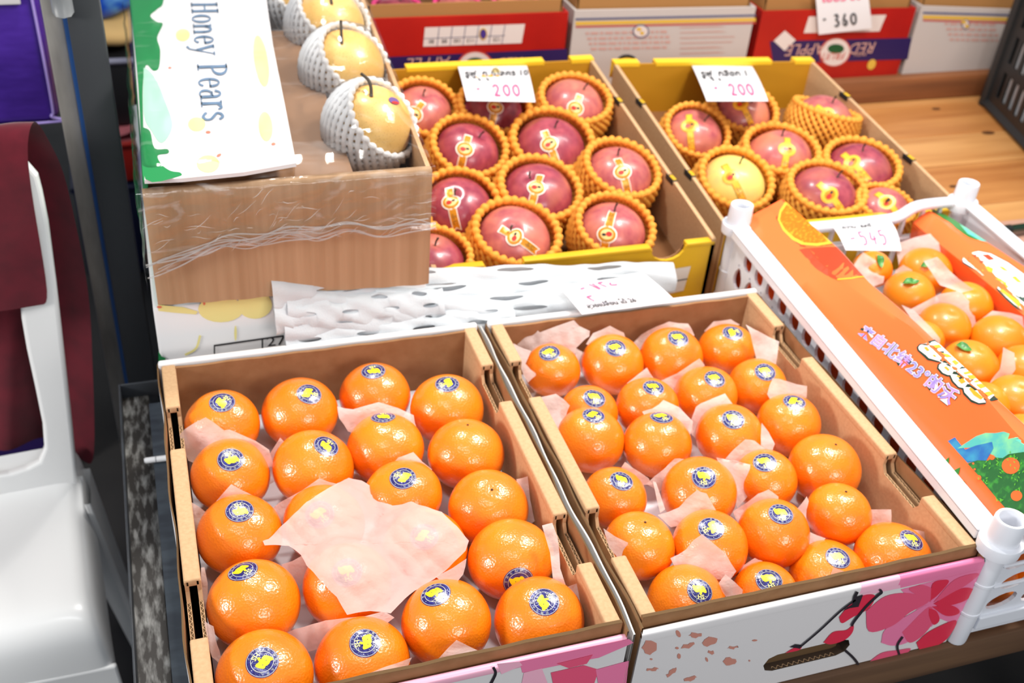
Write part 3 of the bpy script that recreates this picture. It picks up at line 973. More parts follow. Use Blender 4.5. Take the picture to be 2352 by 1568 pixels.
TB = [(1, .35, [(1179, 784), (1234, 758), (1240, 763), (1318, 735), (1330, 748), (1355, 760), (1354, 772), (1340, 782), (1322, 800), (1318, 830), (1260, 830), (1200, 800)]),
      (1, -.75, [(1179, 788), (1220, 806), (1207, 835), (1234, 860), (1213, 878), (1195, 840)]),
      (2, .2, [(1318, 795), (1338, 808), (1351, 845), (1345, 865), (1325, 840)]),
      (2, .35, [(1345, 790), (1362, 765), (1400, 748), (1432, 764), (1440, 790), (1390, 810)]),
      (3, .35, [(1452, 790), (1475, 768), (1510, 749), (1537, 738), (1580, 743), (1594, 770), (1560, 800), (1480, 810)]),
      (4, .35, [(1618, 760), (1640, 738), (1680, 733), (1700, 745), (1660, 770)]),
      (8, .45, [(1712, 745), (1745, 762), (1790, 784), (1783, 836), (1745, 840), (1730, 790)]),
      (6, .3, [(1440, 880), (1486, 844), (1502, 868), (1490, 895)]),
      (7, .3, [(1505, 880), (1606, 823), (1618, 838), (1610, 870), (1560, 900), (1530, 910)]),
      (12, .3, [(1762, 905), (1776, 868), (1808, 875), (1851, 886), (1851, 912), (1830, 930), (1780, 940)]),
      (9, .3, [(1240, 912), (1277, 904), (1309, 931), (1300, 955), (1280, 985), (1262, 950)]),
      (10, .3, [(1475, 945), (1498, 938), (1524, 918), (1560, 935), (1590, 967), (1583, 1000), (1540, 990), (1490, 970)]),
      (11, .3, [(1580, 985), (1598, 934), (1610, 925), (1665, 903), (1683, 928), (1660, 960), (1600, 1010)]),
      (15, .4, [(1748, 970), (1777, 1018), (1772, 1032), (1745, 1030)]),
      (15, .25, [(1660, 1060), (1710, 1008), (1732, 1011), (1757, 1030), (1790, 1040), (1720, 1075), (1690, 1095)]),
      (14, .3, [(1485, 1112), (1530, 1075), (1551, 1054), (1572, 1055), (1560, 1100), (1515, 1130)]),
      (14, .15, [(1645, 1050), (1690, 1058), (1723, 1066), (1719, 1138), (1692, 1165), (1670, 1110)]),
      (18, .4, [(1499, 1104), (1506, 1106), (1527, 1168), (1515, 1176)]),
      (18, .25, [(1510, 1182), (1560, 1165), (1577, 1145), (1600, 1125), (1622, 1132), (1645, 1172), (1600, 1200), (1540, 1210)]),
      (19, .3, [(1684, 1175), (1740, 1133), (1765, 1123), (1788, 1140), (1790, 1165), (1700, 1210)]),
      (19, .55, [(1828, 1168), (1852, 1139), (1857, 1150), (1850, 1190), (1835, 1200)]),
      (17, -.85, [(1386, 1213), (1443, 1246), (1432, 1270), (1425, 1292), (1400, 1260)]),
      (21, .1, [(1540, 1282), (1577, 1262), (1613, 1226), (1668, 1272), (1692, 1312), (1676, 1332), (1640, 1330), (1600, 1320), (1555, 1310)]),
      (21, -.35, [(1650, 1338), (1665, 1317), (1704, 1352), (1704, 1366), (1672, 1376)]),
      (22, .3, [(1686, 1305), (1735, 1282), (1752, 1288), (1740, 1315), (1700, 1320)]),
      (23, .1, [(1755, 1298), (1800, 1265), (1820, 1210), (1858, 1220), (1895, 1235), (1860, 1270), (1815, 1312), (1780, 1310)]),
      (23, -1.0, [(1905, 1335), (1915, 1302), (1962, 1320), (1940, 1338)]),
      (24, .45, [(1990, 1218), (2003, 1171), (2050, 1171), (2051, 1200), (2030, 1225)]),
      (24, .2, [(2088, 1214), (2140, 1225), (2172, 1238), (2176, 1258), (2140, 1272), (2110, 1250)]),
      (13, .3, [(1418, 1088), (1435, 1060), (1450, 1072), (1490, 1098), (1500, 1112), (1440, 1115)])]
VIEW = ROT[:, 2]
for tag_, L, where in (('a', TA, 'box on steel frame'), ('b', TB, 'box beside white crate')):
    cnt = {}
    for i, (k, off, pg) in enumerate(L):
        f = FR[tag_, k]
        rs = np.random.RandomState(i + 900)
        p = f.c - VIEW * off * f.R
        n = VIEW + np.array([rs.normal() * .12, rs.normal() * .12, 0])
        cen = np.mean(pg, 0)
        p = atp(cen[0], cen[1], p, VIEW)

        def fm(P, p=p, n=n, i=i):
            X = pxplane(p, n, 0)(P)
            w = wob(X, 0.0017, 130, 60 + i)[:, 0] + wob(X, 0.0009, 330, 160 + i)[:, 1] + wob(X, 0.003, 45, 260 + i)[:, 2]
            return X + VIEW * w[:, None]
        q = np.array(pg, float)
        out = []
        for j in range(len(q)):                     # slightly uneven torn edges
            a, b = q[j], q[(j + 1) % len(q)]
            out += [a, a + (b - a) * .5 + rs.normal(size=2) * np.linalg.norm(b - a) * .03]
        o = G().poly([out], fm, sub=13).put('tissue_paper', TISSUE)
        cnt[k] = cnt.get(k, 0) + 1
        how = ('peeking out behind' if off >= 0 else 'folded over front of') if cnt[k] == 1 else 'second scrap beside'
        tag(o, f'pink tissue {how} {ORD[(k - 1) % 4]} mandarin of {ORD[(k - 1) // 4]} row, {where}', 'tissue', 'tissue corners in the ' + where)

DR = [FR['a', k] for k in (10, 14, 15)]
OUT = [(603, 1242), (617, 1238), (653, 1204), (704, 1155), (760, 1120), (801, 1098), (830, 1106), (859, 1124), (890, 1142), (945, 1155), (1014, 1178), (1048, 1210), (1076, 1245), (1069, 1266), (1030, 1305), (997, 1331), (952, 1359),
       (928, 1379), (897, 1410), (850, 1404), (797, 1414), (773, 1372), (735, 1335), (704, 1300), (691, 1276), (663, 1255), (640, 1254), (608, 1254)]


def drape(P):
    X = np.array([at(u, v, z=0.008) for u, v in P])
    for _ in range(5):
        h = []
        for f in DR:
            d2 = (X[:, 0] - f.c[0]) ** 2 + (X[:, 1] - f.c[1]) ** 2
            h.append(f.c[2] + f.R * 0.985 - 0.52 * d2 / f.R - 6.0 * d2 ** 2 / f.R)
        h = np.array(h)
        H = 0.012 * np.log(np.exp(np.clip(h, -0.03, 1) / 0.012).sum(0)) - 0.003
        X = np.array([at(u, v, z=z) for (u, v), z in zip(P, H)])
    w = wob(X, 0.0011, 120, 5)[:, 0] + wob(X, 0.0007, 320, 6)[:, 1] + .0012 * np.abs(wob(X, 1, 150, 9)[:, 2])
    return X + np.array([0, -.3, .95]) * (w + 0.0015)[:, None]


SHEET = sheet_mat('pink_tissue_sheet', (248, 212, 204), 0.27, 0.30, 0.7, bump=(140, 0.5))
o = G().poly([OUT], drape, sub=9).put('tissue_sheet', SHEET)
tag(o, 'large crumpled pink tissue sheet lying over three mandarins, box on steel frame', 'tissue')

# ---------------------------------------------------------------- pear cartons
GREEN = mat('print_green', (22, 128, 66), 0.35)
PALE_GREEN_GLARE = mat('print_pale_green_glare', (170, 214, 190), 0.3)  # pale green print patch, lightened so its colour carries the glare
PRINT_YELLOW = mat('print_yellow', (240, 228, 150), 0.35)
PRINT_RED = mat('print_orange_red', (226, 120, 90), 0.35)
PRINT_BLUE = mat('print_slate_blue', (96, 122, 150), 0.4)
FLUTED = mat('fluted_kraft', (184, 150, 117), 0.75, 0.25, var=((70, 5, 2), (168, 133, 100), 0.35, 0.65), bump=((150, 3, 1), 0.2, 0.002))
t = thing('pear_carton', 'white printed pear carton, closed, beneath the brown fronted pear carton', 'box', (-0.19, 0.77, TZ), 'stacked pear cartons')
G().box(-0.3455, -0.034, 0.500, 1.05, TZ, 0.043, bev=0.004).put('body', mat('pear_white_board', (228, 226, 226), 0.4), t, angle=SHARP)
g = G()
F5 = pxplane((0, 0.5, 0), FN, 0.0004)
for mi, L in [(0, ellipse(507, 710, 52, 30, 20)), (0, ellipse(585, 700, 40, 32, 20)), (0, [(362, 700), (420, 705), (455, 715), (450, 722), (400, 718), (364, 714)]), (0, ellipse(541, 765, 3, 18, 10)), (0, stroke(smoothline([(460, 770), (450, 800), (425, 815)], 12), 5)),
              (1, ellipse(469, 695, 3, 6, 10)), (1, ellipse(366, 705, 6, 3, 8)),
              (2, [(364, 806), (371, 818), (380, 822), (380, 850), (364, 850)]),
              (3, [(491, 792), (660, 768), (660, 771.5), (494, 795.5), (494, 830), (491, 830)]), (3, [(601, 776), (604.5, 776), (604.5, 830), (601, 830)])]:
    g.poly([L], pxplane((0, .5, 0), FN, .0004 + .00008 * len(g.V)), mi)
c0, c1, c2 = at(634, 784, y=0.4996), at(660, 780, y=0.4996), at(636, 772, y=0.4996)
g.text('27', plane(c0, (1, 0, 0), (0, 0, 1)), 0.019, mi=3, wx=1.2)
g.put('pear_print', [PRINT_YELLOW, PRINT_RED, GREEN, INK], t, smooth=False)

t = thing('pear_carton', 'open pear carton with a plain brown front and printed white flap', 'box', (-0.18, 0.77, 0.043), 'stacked pear cartons')
FLt, FRt, BRt, BLt = np.array((-.3385, .5, .190)), np.array((-.0338, .5, .1885)), np.array((.004, 1.05, .19)), np.array((-.331, 1.05, .19))


def wall(g, a, b, zlo, th, mi=0, inward=None):
    """upright board between two rim points, th thick towards inward"""
    a, b = np.asarray(a, float), np.asarray(b, float)
    n = np.asarray(inward, float) * th
    al, bl = np.array([a[0], a[1], zlo]), np.array([b[0], b[1], zlo])
    V = [al, bl, b, a, al + n, bl + n, b + n, a + n]
    g.add(V, [[0, 1, 2, 3], [5, 4, 7, 6], [3, 2, 6, 7], [1, 0, 4, 5], [0, 3, 7, 4], [2, 1, 5, 6]], mi)
    return g


# front: brown flap turned down over the face, edge a little ragged
xs = np.linspace(-0.3395, -0.0338, 50)
zl = np.interp(xs, [-0.34, -0.034], [0.0505, 0.0405]) + 0.0006 * np.sin(xs * 160)
P = np.stack([np.stack([xs, np.full(50, .4935) + .0012 * np.sin(xs * 30), zl], 1), np.stack([xs, np.full(50, .4925), np.full(50, .12)], 1), np.stack([xs, np.full(50, .4935), np.full(50, .184)], 1),
              np.stack([xs, np.full(50, .4955), np.full(50, .1895)], 1), np.stack([xs, np.full(50, .5005), np.full(50, .1905)], 1), np.stack([xs, np.full(50, .506), np.full(50, .1885)], 1), np.stack([xs, np.full(50, .506), np.full(50, .06)], 1)], 0)
G().grid(P).put('front_flap', FLUTED, t, angle=math.radians(60))
wall(G(), FLt, BLt, .0435, .005, inward=(1, 0, 0)).put('left_side', GREEN, t, smooth=False)
wall(G(), FRt, BRt, .0435, .005, inward=(-1, 0, 0)).put('right_side', KRAFT, t, smooth=False)
wall(G(), BLt, BRt, .0435, .005, inward=(0, -1, 0)).put('back_side', KRAFT, t, smooth=False)
g = G().grid([[(-.333, .506, .132), (-.326, 1.045, .132)], [(-.04, .506, .132), (-.002, 1.045, .132)]])
g.put('packing_board', mat('brown_packing', (140, 106, 80), .6), t, smooth=False)
G().poly([[(-.334, .507), (-.185, .507), (-.175, .56), (-.334, .60)]], plane((0, 0, .176), (1, 0, 0), (0, 1, 0)), thick=.003).put('inner_flap', KRAFT_IN, t, smooth=False)
G().poly([[(-.19, .507), (-.115, .507), (-.10, .98), (-.19, .98)]], plane((0, 0, .172), (1, 0, 0), (0, 1, 0)), thick=.003).put('inner_flap', MATS['brown_packing'], t, smooth=False)
LZ = 0.2035

PZ = lambda u, v: at(u, v, z=LZ)
ZN = (0, 0, 1)
q = [PZ(u, v)[:2] for u, v in [(331, 413), (420, 409), (560, 395), (680, 374), (660, 270), (628, 110), (606, -40), (590, -110), (290, -110), (302, 40)]]
lid = G().poly([q], plane((0, 0, LZ), (1, 0, 0), (0, 1, 0)), thick=0.0045).put('printed_flap', WHITE_BOARD, t, smooth=False)
g = G()
FL = pxplane((0, 0, LZ), ZN, 0.0004)
for mi, L in [(0, [(288, -100), (382, -100), (376, 0), (362, 20), (345, 36), (360, 50), (374, 55), (361, 86), (368, 114), (365, 155), (352, 162), (335, 150), (328, 200), (329, 290), (332, 412), (326, 380), (318, 200), (300, 20)]),
              (0, [(329, 292), (345, 302), (355, 340), (384, 342), (386, 352), (362, 357), (372, 378), (392, 392), (414, 396), (410, 405), (334, 411)]),
              (1, [(330, 155), (345, 165), (362, 190), (382, 240), (396, 290), (372, 328), (348, 300), (330, 260)]),
              (2, ellipse(478, 376, 26, 20)), (2, ellipse(452, 285, 20, 16)), (2, ellipse(600, 140, 16, 60, 20, -.15)), (2, ellipse(610, 290, 16, 34, 20, -.1)), (2, ellipse(420, 80, 16, 14)),
              (3, ellipse(503, 356, 6, 3, 8, -.5)), (3, ellipse(478, 303, 6, 3, 8)), (3, ellipse(628, 330, 5, 3, 8)), (3, ellipse(390, 155, 4, 2, 8))]:
    L = np.array(L, float)
    if mi < 2:
        L = smoothline(np.vstack([L, L[:1]]), 4 * len(L))[:-1]
    g.poly([L], pxplane((0, 0, LZ), ZN, .0003 + .00004 * len(g.V)), mi)
g.put('flap_print', [GREEN, PALE_GREEN_GLARE, PRINT_YELLOW, PRINT_RED], lid, smooth=False).location = (0, 0, 0)


def ring(cx, cy, rx, ry, tk, tn, a0, a1, n=18):
    A = np.radians(np.linspace(a0, a1, n))
    return [(cx + rx * math.cos(a), cy + ry * math.sin(a)) for a in A] + [(cx + (rx - tk) * math.cos(a), cy + (ry - tn) * math.sin(a)) for a in A[::-1]]


def rect(x0, x1, y0, y1):
    return [(x0, y0), (x1, y0), (x1, y1), (x0, y1)]


SER = {'H': (.86, [rect(.12, .27, 0, 1), rect(.58, .73, 0, 1), rect(.27, .58, .47, .53), rect(.03, .36, 0, .05), rect(.03, .36, .95, 1), rect(.49, .82, 0, .05), rect(.49, .82, .95, 1)]),
       'o': (.66, [ring(.32, .33, .28, .35, .14, .05, 0, 180), ring(.32, .33, .28, .35, .14, .05, 180, 360)]),
       'n': (.72, [rect(.08, .21, 0, .66), ring(.35, .36, .24, .31, .13, .08, 0, 165), rect(.46, .59, 0, .38), rect(0, .29, 0, .04), rect(.38, .68, 0, .04), rect(0, .12, .61, .66)]),
       'e': (.60, [ring(.30, .33, .26, .35, .13, .05, 2, 180), ring(.30, .33, .26, .35, .13, .05, 180, 325), rect(.12, .55, .33, .385)]),
       'y': (.66, [stroke([(.08, .64), (.32, .04)], [.14, .12]), stroke([(.56, .64), (.36, .10), (.24, -.2), (.08, -.28)], [.05, .06, .06, .11]), rect(0, .24, .61, .66), rect(.42, .66, .61, .66)]),
       'P': (.76, [rect(.12, .27, 0, 1), ring(.27, .73, .42, .27, .15, .06, -90, 90), rect(.03, .38, 0, .05), rect(.03, .30, .95, 1)]),
       'a': (.62, [ring(.27, .18, .23, .21, .12, .05, 60, 300), rect(.36, .49, 0, .44), ring(.28, .44, .21, .24, .12, .06, 0, 170), rect(.36, .58, 0, .05), stroke([(.16, .38), (.42, .40)], .05)]),
       'r': (.52, [rect(.08, .21, 0, .66), ring(.33, .42, .16, .25, .07, .09, 30, 150), rect(0, .31, 0, .04), rect(0, .12, .61, .66)]),
       's': (.50, [stroke(smoothline([(.40, .52), (.28, .63), (.14, .58), (.10, .46), (.24, .36), (.38, .25), (.38, .10), (.24, .03), (.06, .14)], 30), [.05] * 6 + [.11] * 18 + [.06] * max(0, 1) if False else .09)])}
b0, b1 = PZ(438, 6), PZ(466, 282)
exl = b1 - b0
L_ = np.linalg.norm(exl)
exl /= L_
eyl = np.cross(ZN, exl)
fm = plane(b0 + np.array([0, 0, .0012]), exl, eyl)
adv = sum(SER[c][0] if c != ' ' else .45 for c in 'Honey Pears')
sc = L_ / adv
xo = 0
g = G()
for ch in 'Honey Pears':
    if ch == ' ':
        xo += .45
        continue
    for lp in SER[ch][1]:
        g.poly([lp], lambda P, xo=xo: fm(np.stack([(P[:, 0] + xo) * sc, P[:, 1] * 0.036], 1)))
    xo += SER[ch][0]
g.put('lettering', PRINT_BLUE, lid, smooth=False).location = (0, 0, 0)


# ---------------------------------------------------------------- foam nets (one shared mesh each)
def net_mesh(name, N, sr, t0, t1, tw, bead, m):
    step = (2 * math.pi / N) / (2 * tw)
    th = np.arange(math.radians(t0), math.radians(t1), step / 2)
    g = G()
    for sgn in (-1, 1):
        for k in range(N):
            ph = 2 * np.pi * k / N + sgn * tw * (th - th[0])
            P = np.stack([np.sin(th) * np.cos(ph), np.sin(th) * np.sin(ph), np.cos(th)], 1)
            rr = sr * (1 + (0.30 if N == 30 else 0.08) * np.cos(2 * np.pi * (th - th[0]) / step)) * np.clip(np.sin(th) * 1.5, 0.35, 1)
            g.tube(P * (1 + 0.02 * sgn), rr, 5)
    ph = np.linspace(0, 2 * np.pi, N * 5, endpoint=False)
    P = np.stack([np.sin(th[0]) * np.cos(ph), np.sin(th[0]) * np.sin(ph), np.cos(th[0]) + 0.015 * np.cos(N * ph)], 1)
    g.tube(P * 1.01, bead * (1 + 0.26 * np.cos(N * ph)), 6, closed=True)
    o = g.put(name, m, org=(0, 0, 0))
    me = o.data
    bpy.data.objects.remove(o)
    return me


NET_O = net_mesh('foam_net', 30, 0.062, 66, 176, 1.0, 0.088, FOAM_ORANGE)
NET_W = net_mesh('white_net', 28, 0.060, 62, 176, 1.0, 0.062, FOAM_NET_WHITE)


def axis_rot(a):
    return Vector(a).normalized().to_track_quat('Z', 'Y')


def child_mesh(name, me, parent, c, R, axis, m=None, squash=1.0):
    o = bpy.data.objects.new(name, me)
    COL.objects.link(o)
    o.parent = parent
    o.location = np.asarray(c) - ORG[parent.name]
    o.rotation_mode = 'QUATERNION'
    o.rotation_quaternion = axis_rot(axis)
    o.scale = (R, R * squash, R)
    if m:
        o.material_slots[0].link = 'OBJECT'
        o.material_slots[0].material = m
    return o


def fruit_body(name, f, m, parent):
    """fruit mesh whose own z runs along its axis, so the streaks follow it"""
    V = f.mesh(30, 44)
    qn = axis_rot(f.a)
    Rm = np.array(qn.to_matrix())
    Lc = (V - f.c) @ Rm
    g = G().grid(Lc, cv=True)
    o = g.put(name, m, org=(0, 0, 0))
    o.parent = parent
    o.location = f.c - ORG[parent.name]
    o.rotation_mode = 'QUATERNION'
    o.rotation_quaternion = qn
    return o


GOLD = mat('sticker_gold', (206, 136, 30), 0.3, metal=0.25)
ORANGE_ST = mat('sticker_orange', (246, 178, 52), 0.3)
RED_ST = mat('sticker_red', (210, 50, 40), 0.3)
WHITE_ST = mat('sticker_white', (250, 246, 236), 0.25)


def apple(f, m, label, group, net_axis, st, kind, net=True, netm=None, nr=1.12):
    t = thing('apple', label, 'apple', f.c - np.array([0, 0, f.R]), group)
    fruit_body('fruit', f, m, t)
    p = f.c + f.a * (float(f.rad(f.a[None])[0]) - .001)
    G().tube([p, p + f.a * .008, p + f.a * .014 + np.array([.002, 0, 0])], [.0014, .0012, .0016], 6).put('stalk', STEM, t)
    if net:
        child_mesh('foam_net', NET_O, t, f.c, f.R * nr, net_axis, netm, 0.96)
    if st:
        (u, v), (u2, v2) = st
        n = f.hit(u, v)
        tan = img_tangent(n, f.c, u2 - u, v2 - v)
        g = G()
        W0 = .0068 if kind == 1 else .0060
        a, b = (.026, -.044)
        band = [(-W0, a), (W0, a), (W0 * .9, .012), (W0 * 1.0, b), (0, b + .004), (-W0 * 1.0, b), (-W0 * .9, .012)]
        e0, e1, e2, e3 = (f.patch(n, tan, h) for h in (.0006, .0009, .0012, .0015))
        g.poly([band], e0, mi=0 if kind == 1 else 1, sub=.006)
        W1 = W0 - .0014
        g.poly([[(-W1, a - .002), (W1, a - .002), (W1, b + .002), (0, b + .006), (-W1, b + .002)]], e1, mi=1 if kind == 1 else 4, sub=.006)
        g.poly([ellipse(0, 0, .0145, .0125, 24)], e1, mi=0 if kind == 1 else 4, sub=.006)
        g.poly([ellipse(0, 0, .0127, .0107, 24)], e2, mi=1 if kind == 1 else 4, sub=.006)
        g.poly([ellipse(0, 0, .0088, .0070, 20)], e3, mi=5 if kind == 1 else 1, sub=.006)
        e4 = f.patch(n, tan, .0018)
        g.poly([ellipse(-.003, -.001, .0045, .0035, 12)], e4, mi=2)
        g.poly([ellipse(.004, .001, .003, .002, 10)], e4, mi=3)
        g.text('\u3075\u3058', lambda P: e2(np.stack([P[:, 1], -P[:, 0] - .027], 1)), .0085, mi=3)
        g.put('label_band', [WHITE_ST, GOLD, RED_ST, INK, ORANGE_ST, mat('sticker_pale_gold', (246, 214, 140), .3)], t)
    return t


# ---------------------------------------------------------------- apple boxes
YELLOW_BOARD = mat('yellow_coated_board', (222, 178, 34), 0.35, var=((8, 8, 8), (206, 160, 26), 0.35, 0.7))
OCHRE_IN = mat('ochre_inside', (190, 132, 14), 0.6)
SL = 0.114
AN = np.array([0, -SL, 1.0]) / math.hypot(1, SL)
AP = np.array([0, 0.584, 0.0])


def apple_box(FL, FR, BR, BL, label, notches):
    t = thing('apple_box', label, 'box', (np.mean([FL, FR, BR, BL], 0)[0], np.mean([FL, BL], 0)[1], TZ), 'yellow apple boxes')
    zb = TZ + 0.001
    # front with finger notches
    Lf = np.linalg.norm(FR - FL)
    prof = [(0, 0), (Lf, 0), (Lf, -zb - .006)]
    H = -zb - .006
    for cx in notches[::-1]:
        prof += [(cx + .026 * math.cos(a), H - .021 * math.sin(a)) for a in np.linspace(0, math.pi, 9)]
    prof += [(0, H)]
    ex = (FR - FL) / Lf
    G().poly([prof], plane((FL[0], FL[1], zb), ex, (0, 0, 1)), thick=.004).put('front_panel', YELLOW_BOARD, t, smooth=False)
    G().poly([[(a, b) if b < 1e-6 else (a, b - .003) for a, b in prof]], plane((FL[0], FL[1] + .009, zb), ex, (0, 0, 1)), thick=.003).put('front_liner', KRAFT_IN, t, smooth=False)
    # glossy fold on top of the front, broken at the notches
    segs = [0] + [v for cx in notches for v in (cx - .027, cx + .027)] + [Lf]
    for i in range(0, len(segs), 2):
        a, b = FL + ex * segs[i], FL + ex * segs[i + 1]
        G().box(a[0], b[0], a[1] - .0004, a[1] + .0125, zb + H - .004, zb + H + .003, bev=.0018).put('top_fold', YELLOW_BOARD, t, angle=SHARP)
    for a, b, inw in ((BL, FL, (1, 0, 0)), (FR, BR, (-1, 0, 0))):
        wall(G(), a, b, zb, .006, inward=inw).put('side_wall', KRAFT, t, smooth=False)
    g = G()
    wall(g, BL, BR, zb, .004, inward=(0, -1, 0))
    g.put('back_wall', OCHRE_IN, t, smooth=False)
    # yellow fold over the back rim, with two gaps
    e = BR - BL
    for a, b in ((.0, .12), (.20, .78), (.90, 1.0)):
        p, q = BL + e * a, BL + e * b
        V = []
        for s in (p, q):
            V += [s + np.array((0, -.0045, -.004)), s + np.array((0, -.0045, .0025)), s + np.array((0, .012, .0035)), s + np.array((0, .0122, -.03))]
        G().add(V, [[0, 4, 5, 1], [1, 5, 6, 2], [2, 6, 7, 3], [0, 1, 2, 3], [7, 6, 5, 4], [3, 7, 4, 0]]).put('back_fold', mat('yellow_fold', (248, 196, 44), 0.4), t, smooth=False)
    # yellow locking tabs set in the side rims
    for a, b in ((FL, BL), (FR, BR)):
        for s in (.30, .74):
            c = a + (b - a) * s
            inw = .003 if a is FL else -.003
            G().box(c[0] + inw - .004, c[0] + inw + .004, c[1] - .013, c[1] + .013, c[2] - .009, c[2] + .0008, bev=.0015).put('tab_slot', INK, t, smooth=False)
            G().box(c[0] + inw - .0032, c[0] + inw + .0032, c[1] - .012, c[1] + .004, c[2] - .008, c[2] + .0016, bev=.0015).put('locking_tab', YELLOW_BOARD, t, smooth=False)
    xs = [FL, FR, BR, BL]
    G().add([(p[0], p[1], zb + .003) for p in xs], [[0, 1, 2, 3]]).put('base', KRAFT_IN, t, smooth=False)
    G().add([(p[0], p[1], p[2] - .088) for p in xs], [[0, 1, 2, 3]]).put('tray_liner', mat('brown_tray', (120, 76, 36), 0.7), t, smooth=False)
    return t


FR1 = atp(1645, 548, AP, AN)
FL1 = np.array([-0.004, FR1[1], FR1[2]])
BR1 = atp(1362, 136, AP, AN)
BL1 = np.array([0.0, BR1[1], BR1[2]])
b1 = apple_box(FL1, FR1, BR1, BL1, 'yellow fronted open box of red apples, beside the pear cartons', (0.098, 0.335))
FL2 = np.array([0.4285, 0.604, 0.002])
BL2 = atp(1410, 146, AP, AN)
BR2 = atp(1868, 140, AP, AN)
M2 = atp(2140, 405, AP, AN)
FR2 = BR2 + (M2 - BR2) * (BR2[1] - 0.604) / (BR2[1] - M2[1])
b2 = apple_box(FL2, FR2, BR2, BL2, 'open apple box partly behind the white crate, gold labelled apples inside', (0.098, 0.30))
g = G()
F1 = pxplane((0, FL1[1], 0), FN, 0.0006)
g.poly([[(1488, 628), (1587, 611), (1570, 667), (1470, 690)]], F1, 0)
for L in ([(1502, 626), (1505, 625.5), (1492, 684), (1489, 685)], [(1543, 619), (1546, 618.5), (1531, 676), (1528, 677)], [(1480, 657), (1579, 639), (1578.5, 641.5), (1479.5, 659.5)]):
    g.poly([L], pxplane((0, FL1[1], 0), FN, 0.001), 1)
c = at(1517, 635, y=FL1[1] - .001)
g.text('14\u7389', plane(c, (1, 0, 0), (0, 0, 1)), 0.0125, mi=1)
c = at(1488, 641, y=FL1[1] - .001)
g.text('\u7389', plane(c, (1, 0, 0), (0, 0, 1)), 0.011, mi=1)
g.put('count_grid', [mat('print_grey_white', (214, 208, 200), 0.5), INK], b1, smooth=False)

A1 = [((968, 265), 70, ((952, 262), (935, 290)), 1, 'first of the far row'), ((1130, 264), 72, ((1138, 246), (1127, 300)), 0, 'far row, under the price card'), ((1315, 252), 72, ((1322, 248), (1306, 292)), 1, 'far row, by the wall'),
      ((1070, 357), 77, ((1068, 342), (1055, 395)), 0, 'first of the second row'), ((1262, 347), 82, ((1262, 330), (1288, 398)), 0, 'second of the second row'),
      ((1050, 485), 80, ((1036, 463), (1050, 540)), 0, 'against pear carton, third row'), ((1230, 457), 84, ((1232, 430), (1212, 500)), 0, 'middle of the third row'), ((1415, 412), 80, ((1430, 394), (1444, 440)), 1, 'by the wall, third row'),
      ((1178, 560), 88, ((1182, 543), (1240, 578)), 1, 'front row, by the first notch'), ((1402, 540), 80, ((1394, 538), (1403, 492)), 1, 'front row, by the second notch'), ((990, 610), 78, None, 0, 'front corner by the pears')]
A2 = [((1590, 318), 68, ((1584, 288), (1588, 340)), 1, 'first of the second row'), ((1698, 270), 70, ((1702, 238), (1742, 300)), 1, 'far row, under the price card'), ((1887, 285), 70, ((1900, 262), (1932, 290)), 1, 'far corner, net pushed down'),
      ((1785, 370), 78, ((1808, 342), (1800, 405)), 1, 'middle with white glare'), ((1678, 430), 78, ((1680, 405), (1712, 462)), 2, 'pale yellow one'), ((1968, 402), 78, ((1957, 372), (2015, 430)), 0, 'by the wall, nearer the crate'),
      ((1888, 458), 80, ((1906, 447), (1940, 485)), 0, 'next to the crate rim'), ((2022, 490), 62, ((2037, 466), (2060, 490)), 1, 'half hidden by the crate rim')]
rsA = np.random.RandomState(21)
FAP = {}
for L, where, kind in ((A1, 'box beside pear cartons', 1), (A2, 'box behind white crate', 2)):
    for i, ((u, v), rp, st, mk, pos) in enumerate(L):
        c = atp(u, v, AP + np.array([0, 0, -.028]), AN)
        R = rp * depth(c) / FPX
        ax = np.array([rsA.normal() * .25, -.25 + rsA.normal() * .2, 1.0])
        if st:                                     # the label band starts near the stalk
            ax = ax + 0.0
        f = Fruit(c, R, 0.90, ax, 40 + i + 100 * kind, dent=.10, lump=.012)
        m = (APPLE_RED, APPLE_BLUSH, APPLE_YELLOW)[mk]
        na = np.array([0.02 + rsA.normal() * .06, -.42 + rsA.normal() * .08, .88])
        if kind == 2 and i == 2:
            na = np.array([.22, .12, .97])
        if kind == 2 and i in (5, 6, 3):
            na = np.array([-.05, -.25, .95])
        apple(f, m, f'{["red", "blushed red", "yellow"][mk]} apple, {pos}, {where}', 'apples in the ' + where, na, st, kind, nr=1.20 if kind == 1 else 1.17)

# ---------------------------------------------------------------- pears under film
PE = [((850, 292), 104, (.50, -.52, .66), [(853, 222), (852, 200), (845, 182), (829, 169)], 'nearest pear in white foam net with curved dark stalk'),
      ((792, 160), 98, (.42, -.50, .74), [(785, 101), (784, 75), (783, 47)], 'second pear from the front with straight upright stalk'),
      ((752, 62), 92, (.30, -.45, .84), [(762, 10), (760, -5)], 'third pear from the front under the film'),
      ((688, 8), 88, (.25, -.45, .86), None, 'farthest pear in white net, beside the printed flap')]
PF = []
for (u, v), rp, na, stk, lab in PE:
    c = at(u, v, z=.182)
    R = rp * depth(c) / FPX * .93
    f = Fruit(c, R, .98, (.12, -.12, 1), 700 + u, dent=.09, lump=.012)
    PF.append(f)
    t = thing('pear', lab, 'pear', c - np.array([0, 0, R]), 'pears in the brown fronted carton')
    fruit_body('fruit', f, PEAR_SKIN, t)
    child_mesh('foam_net', NET_W, t, c, R * 1.09, na)
    if stk:
        n = f.hit(*stk[0])
        b = f.c + n * float(f.rad(n[None])[0])
        pl = [atp(a, d, b, VIEW) for a, d in stk]
        G().tube(smoothline(pl, 10), np.linspace(.0022, .0018, len(smoothline(pl, 10))), 7).put('stalk', STEM, t)
n = PF[0].hit(905, 232)
g = G()
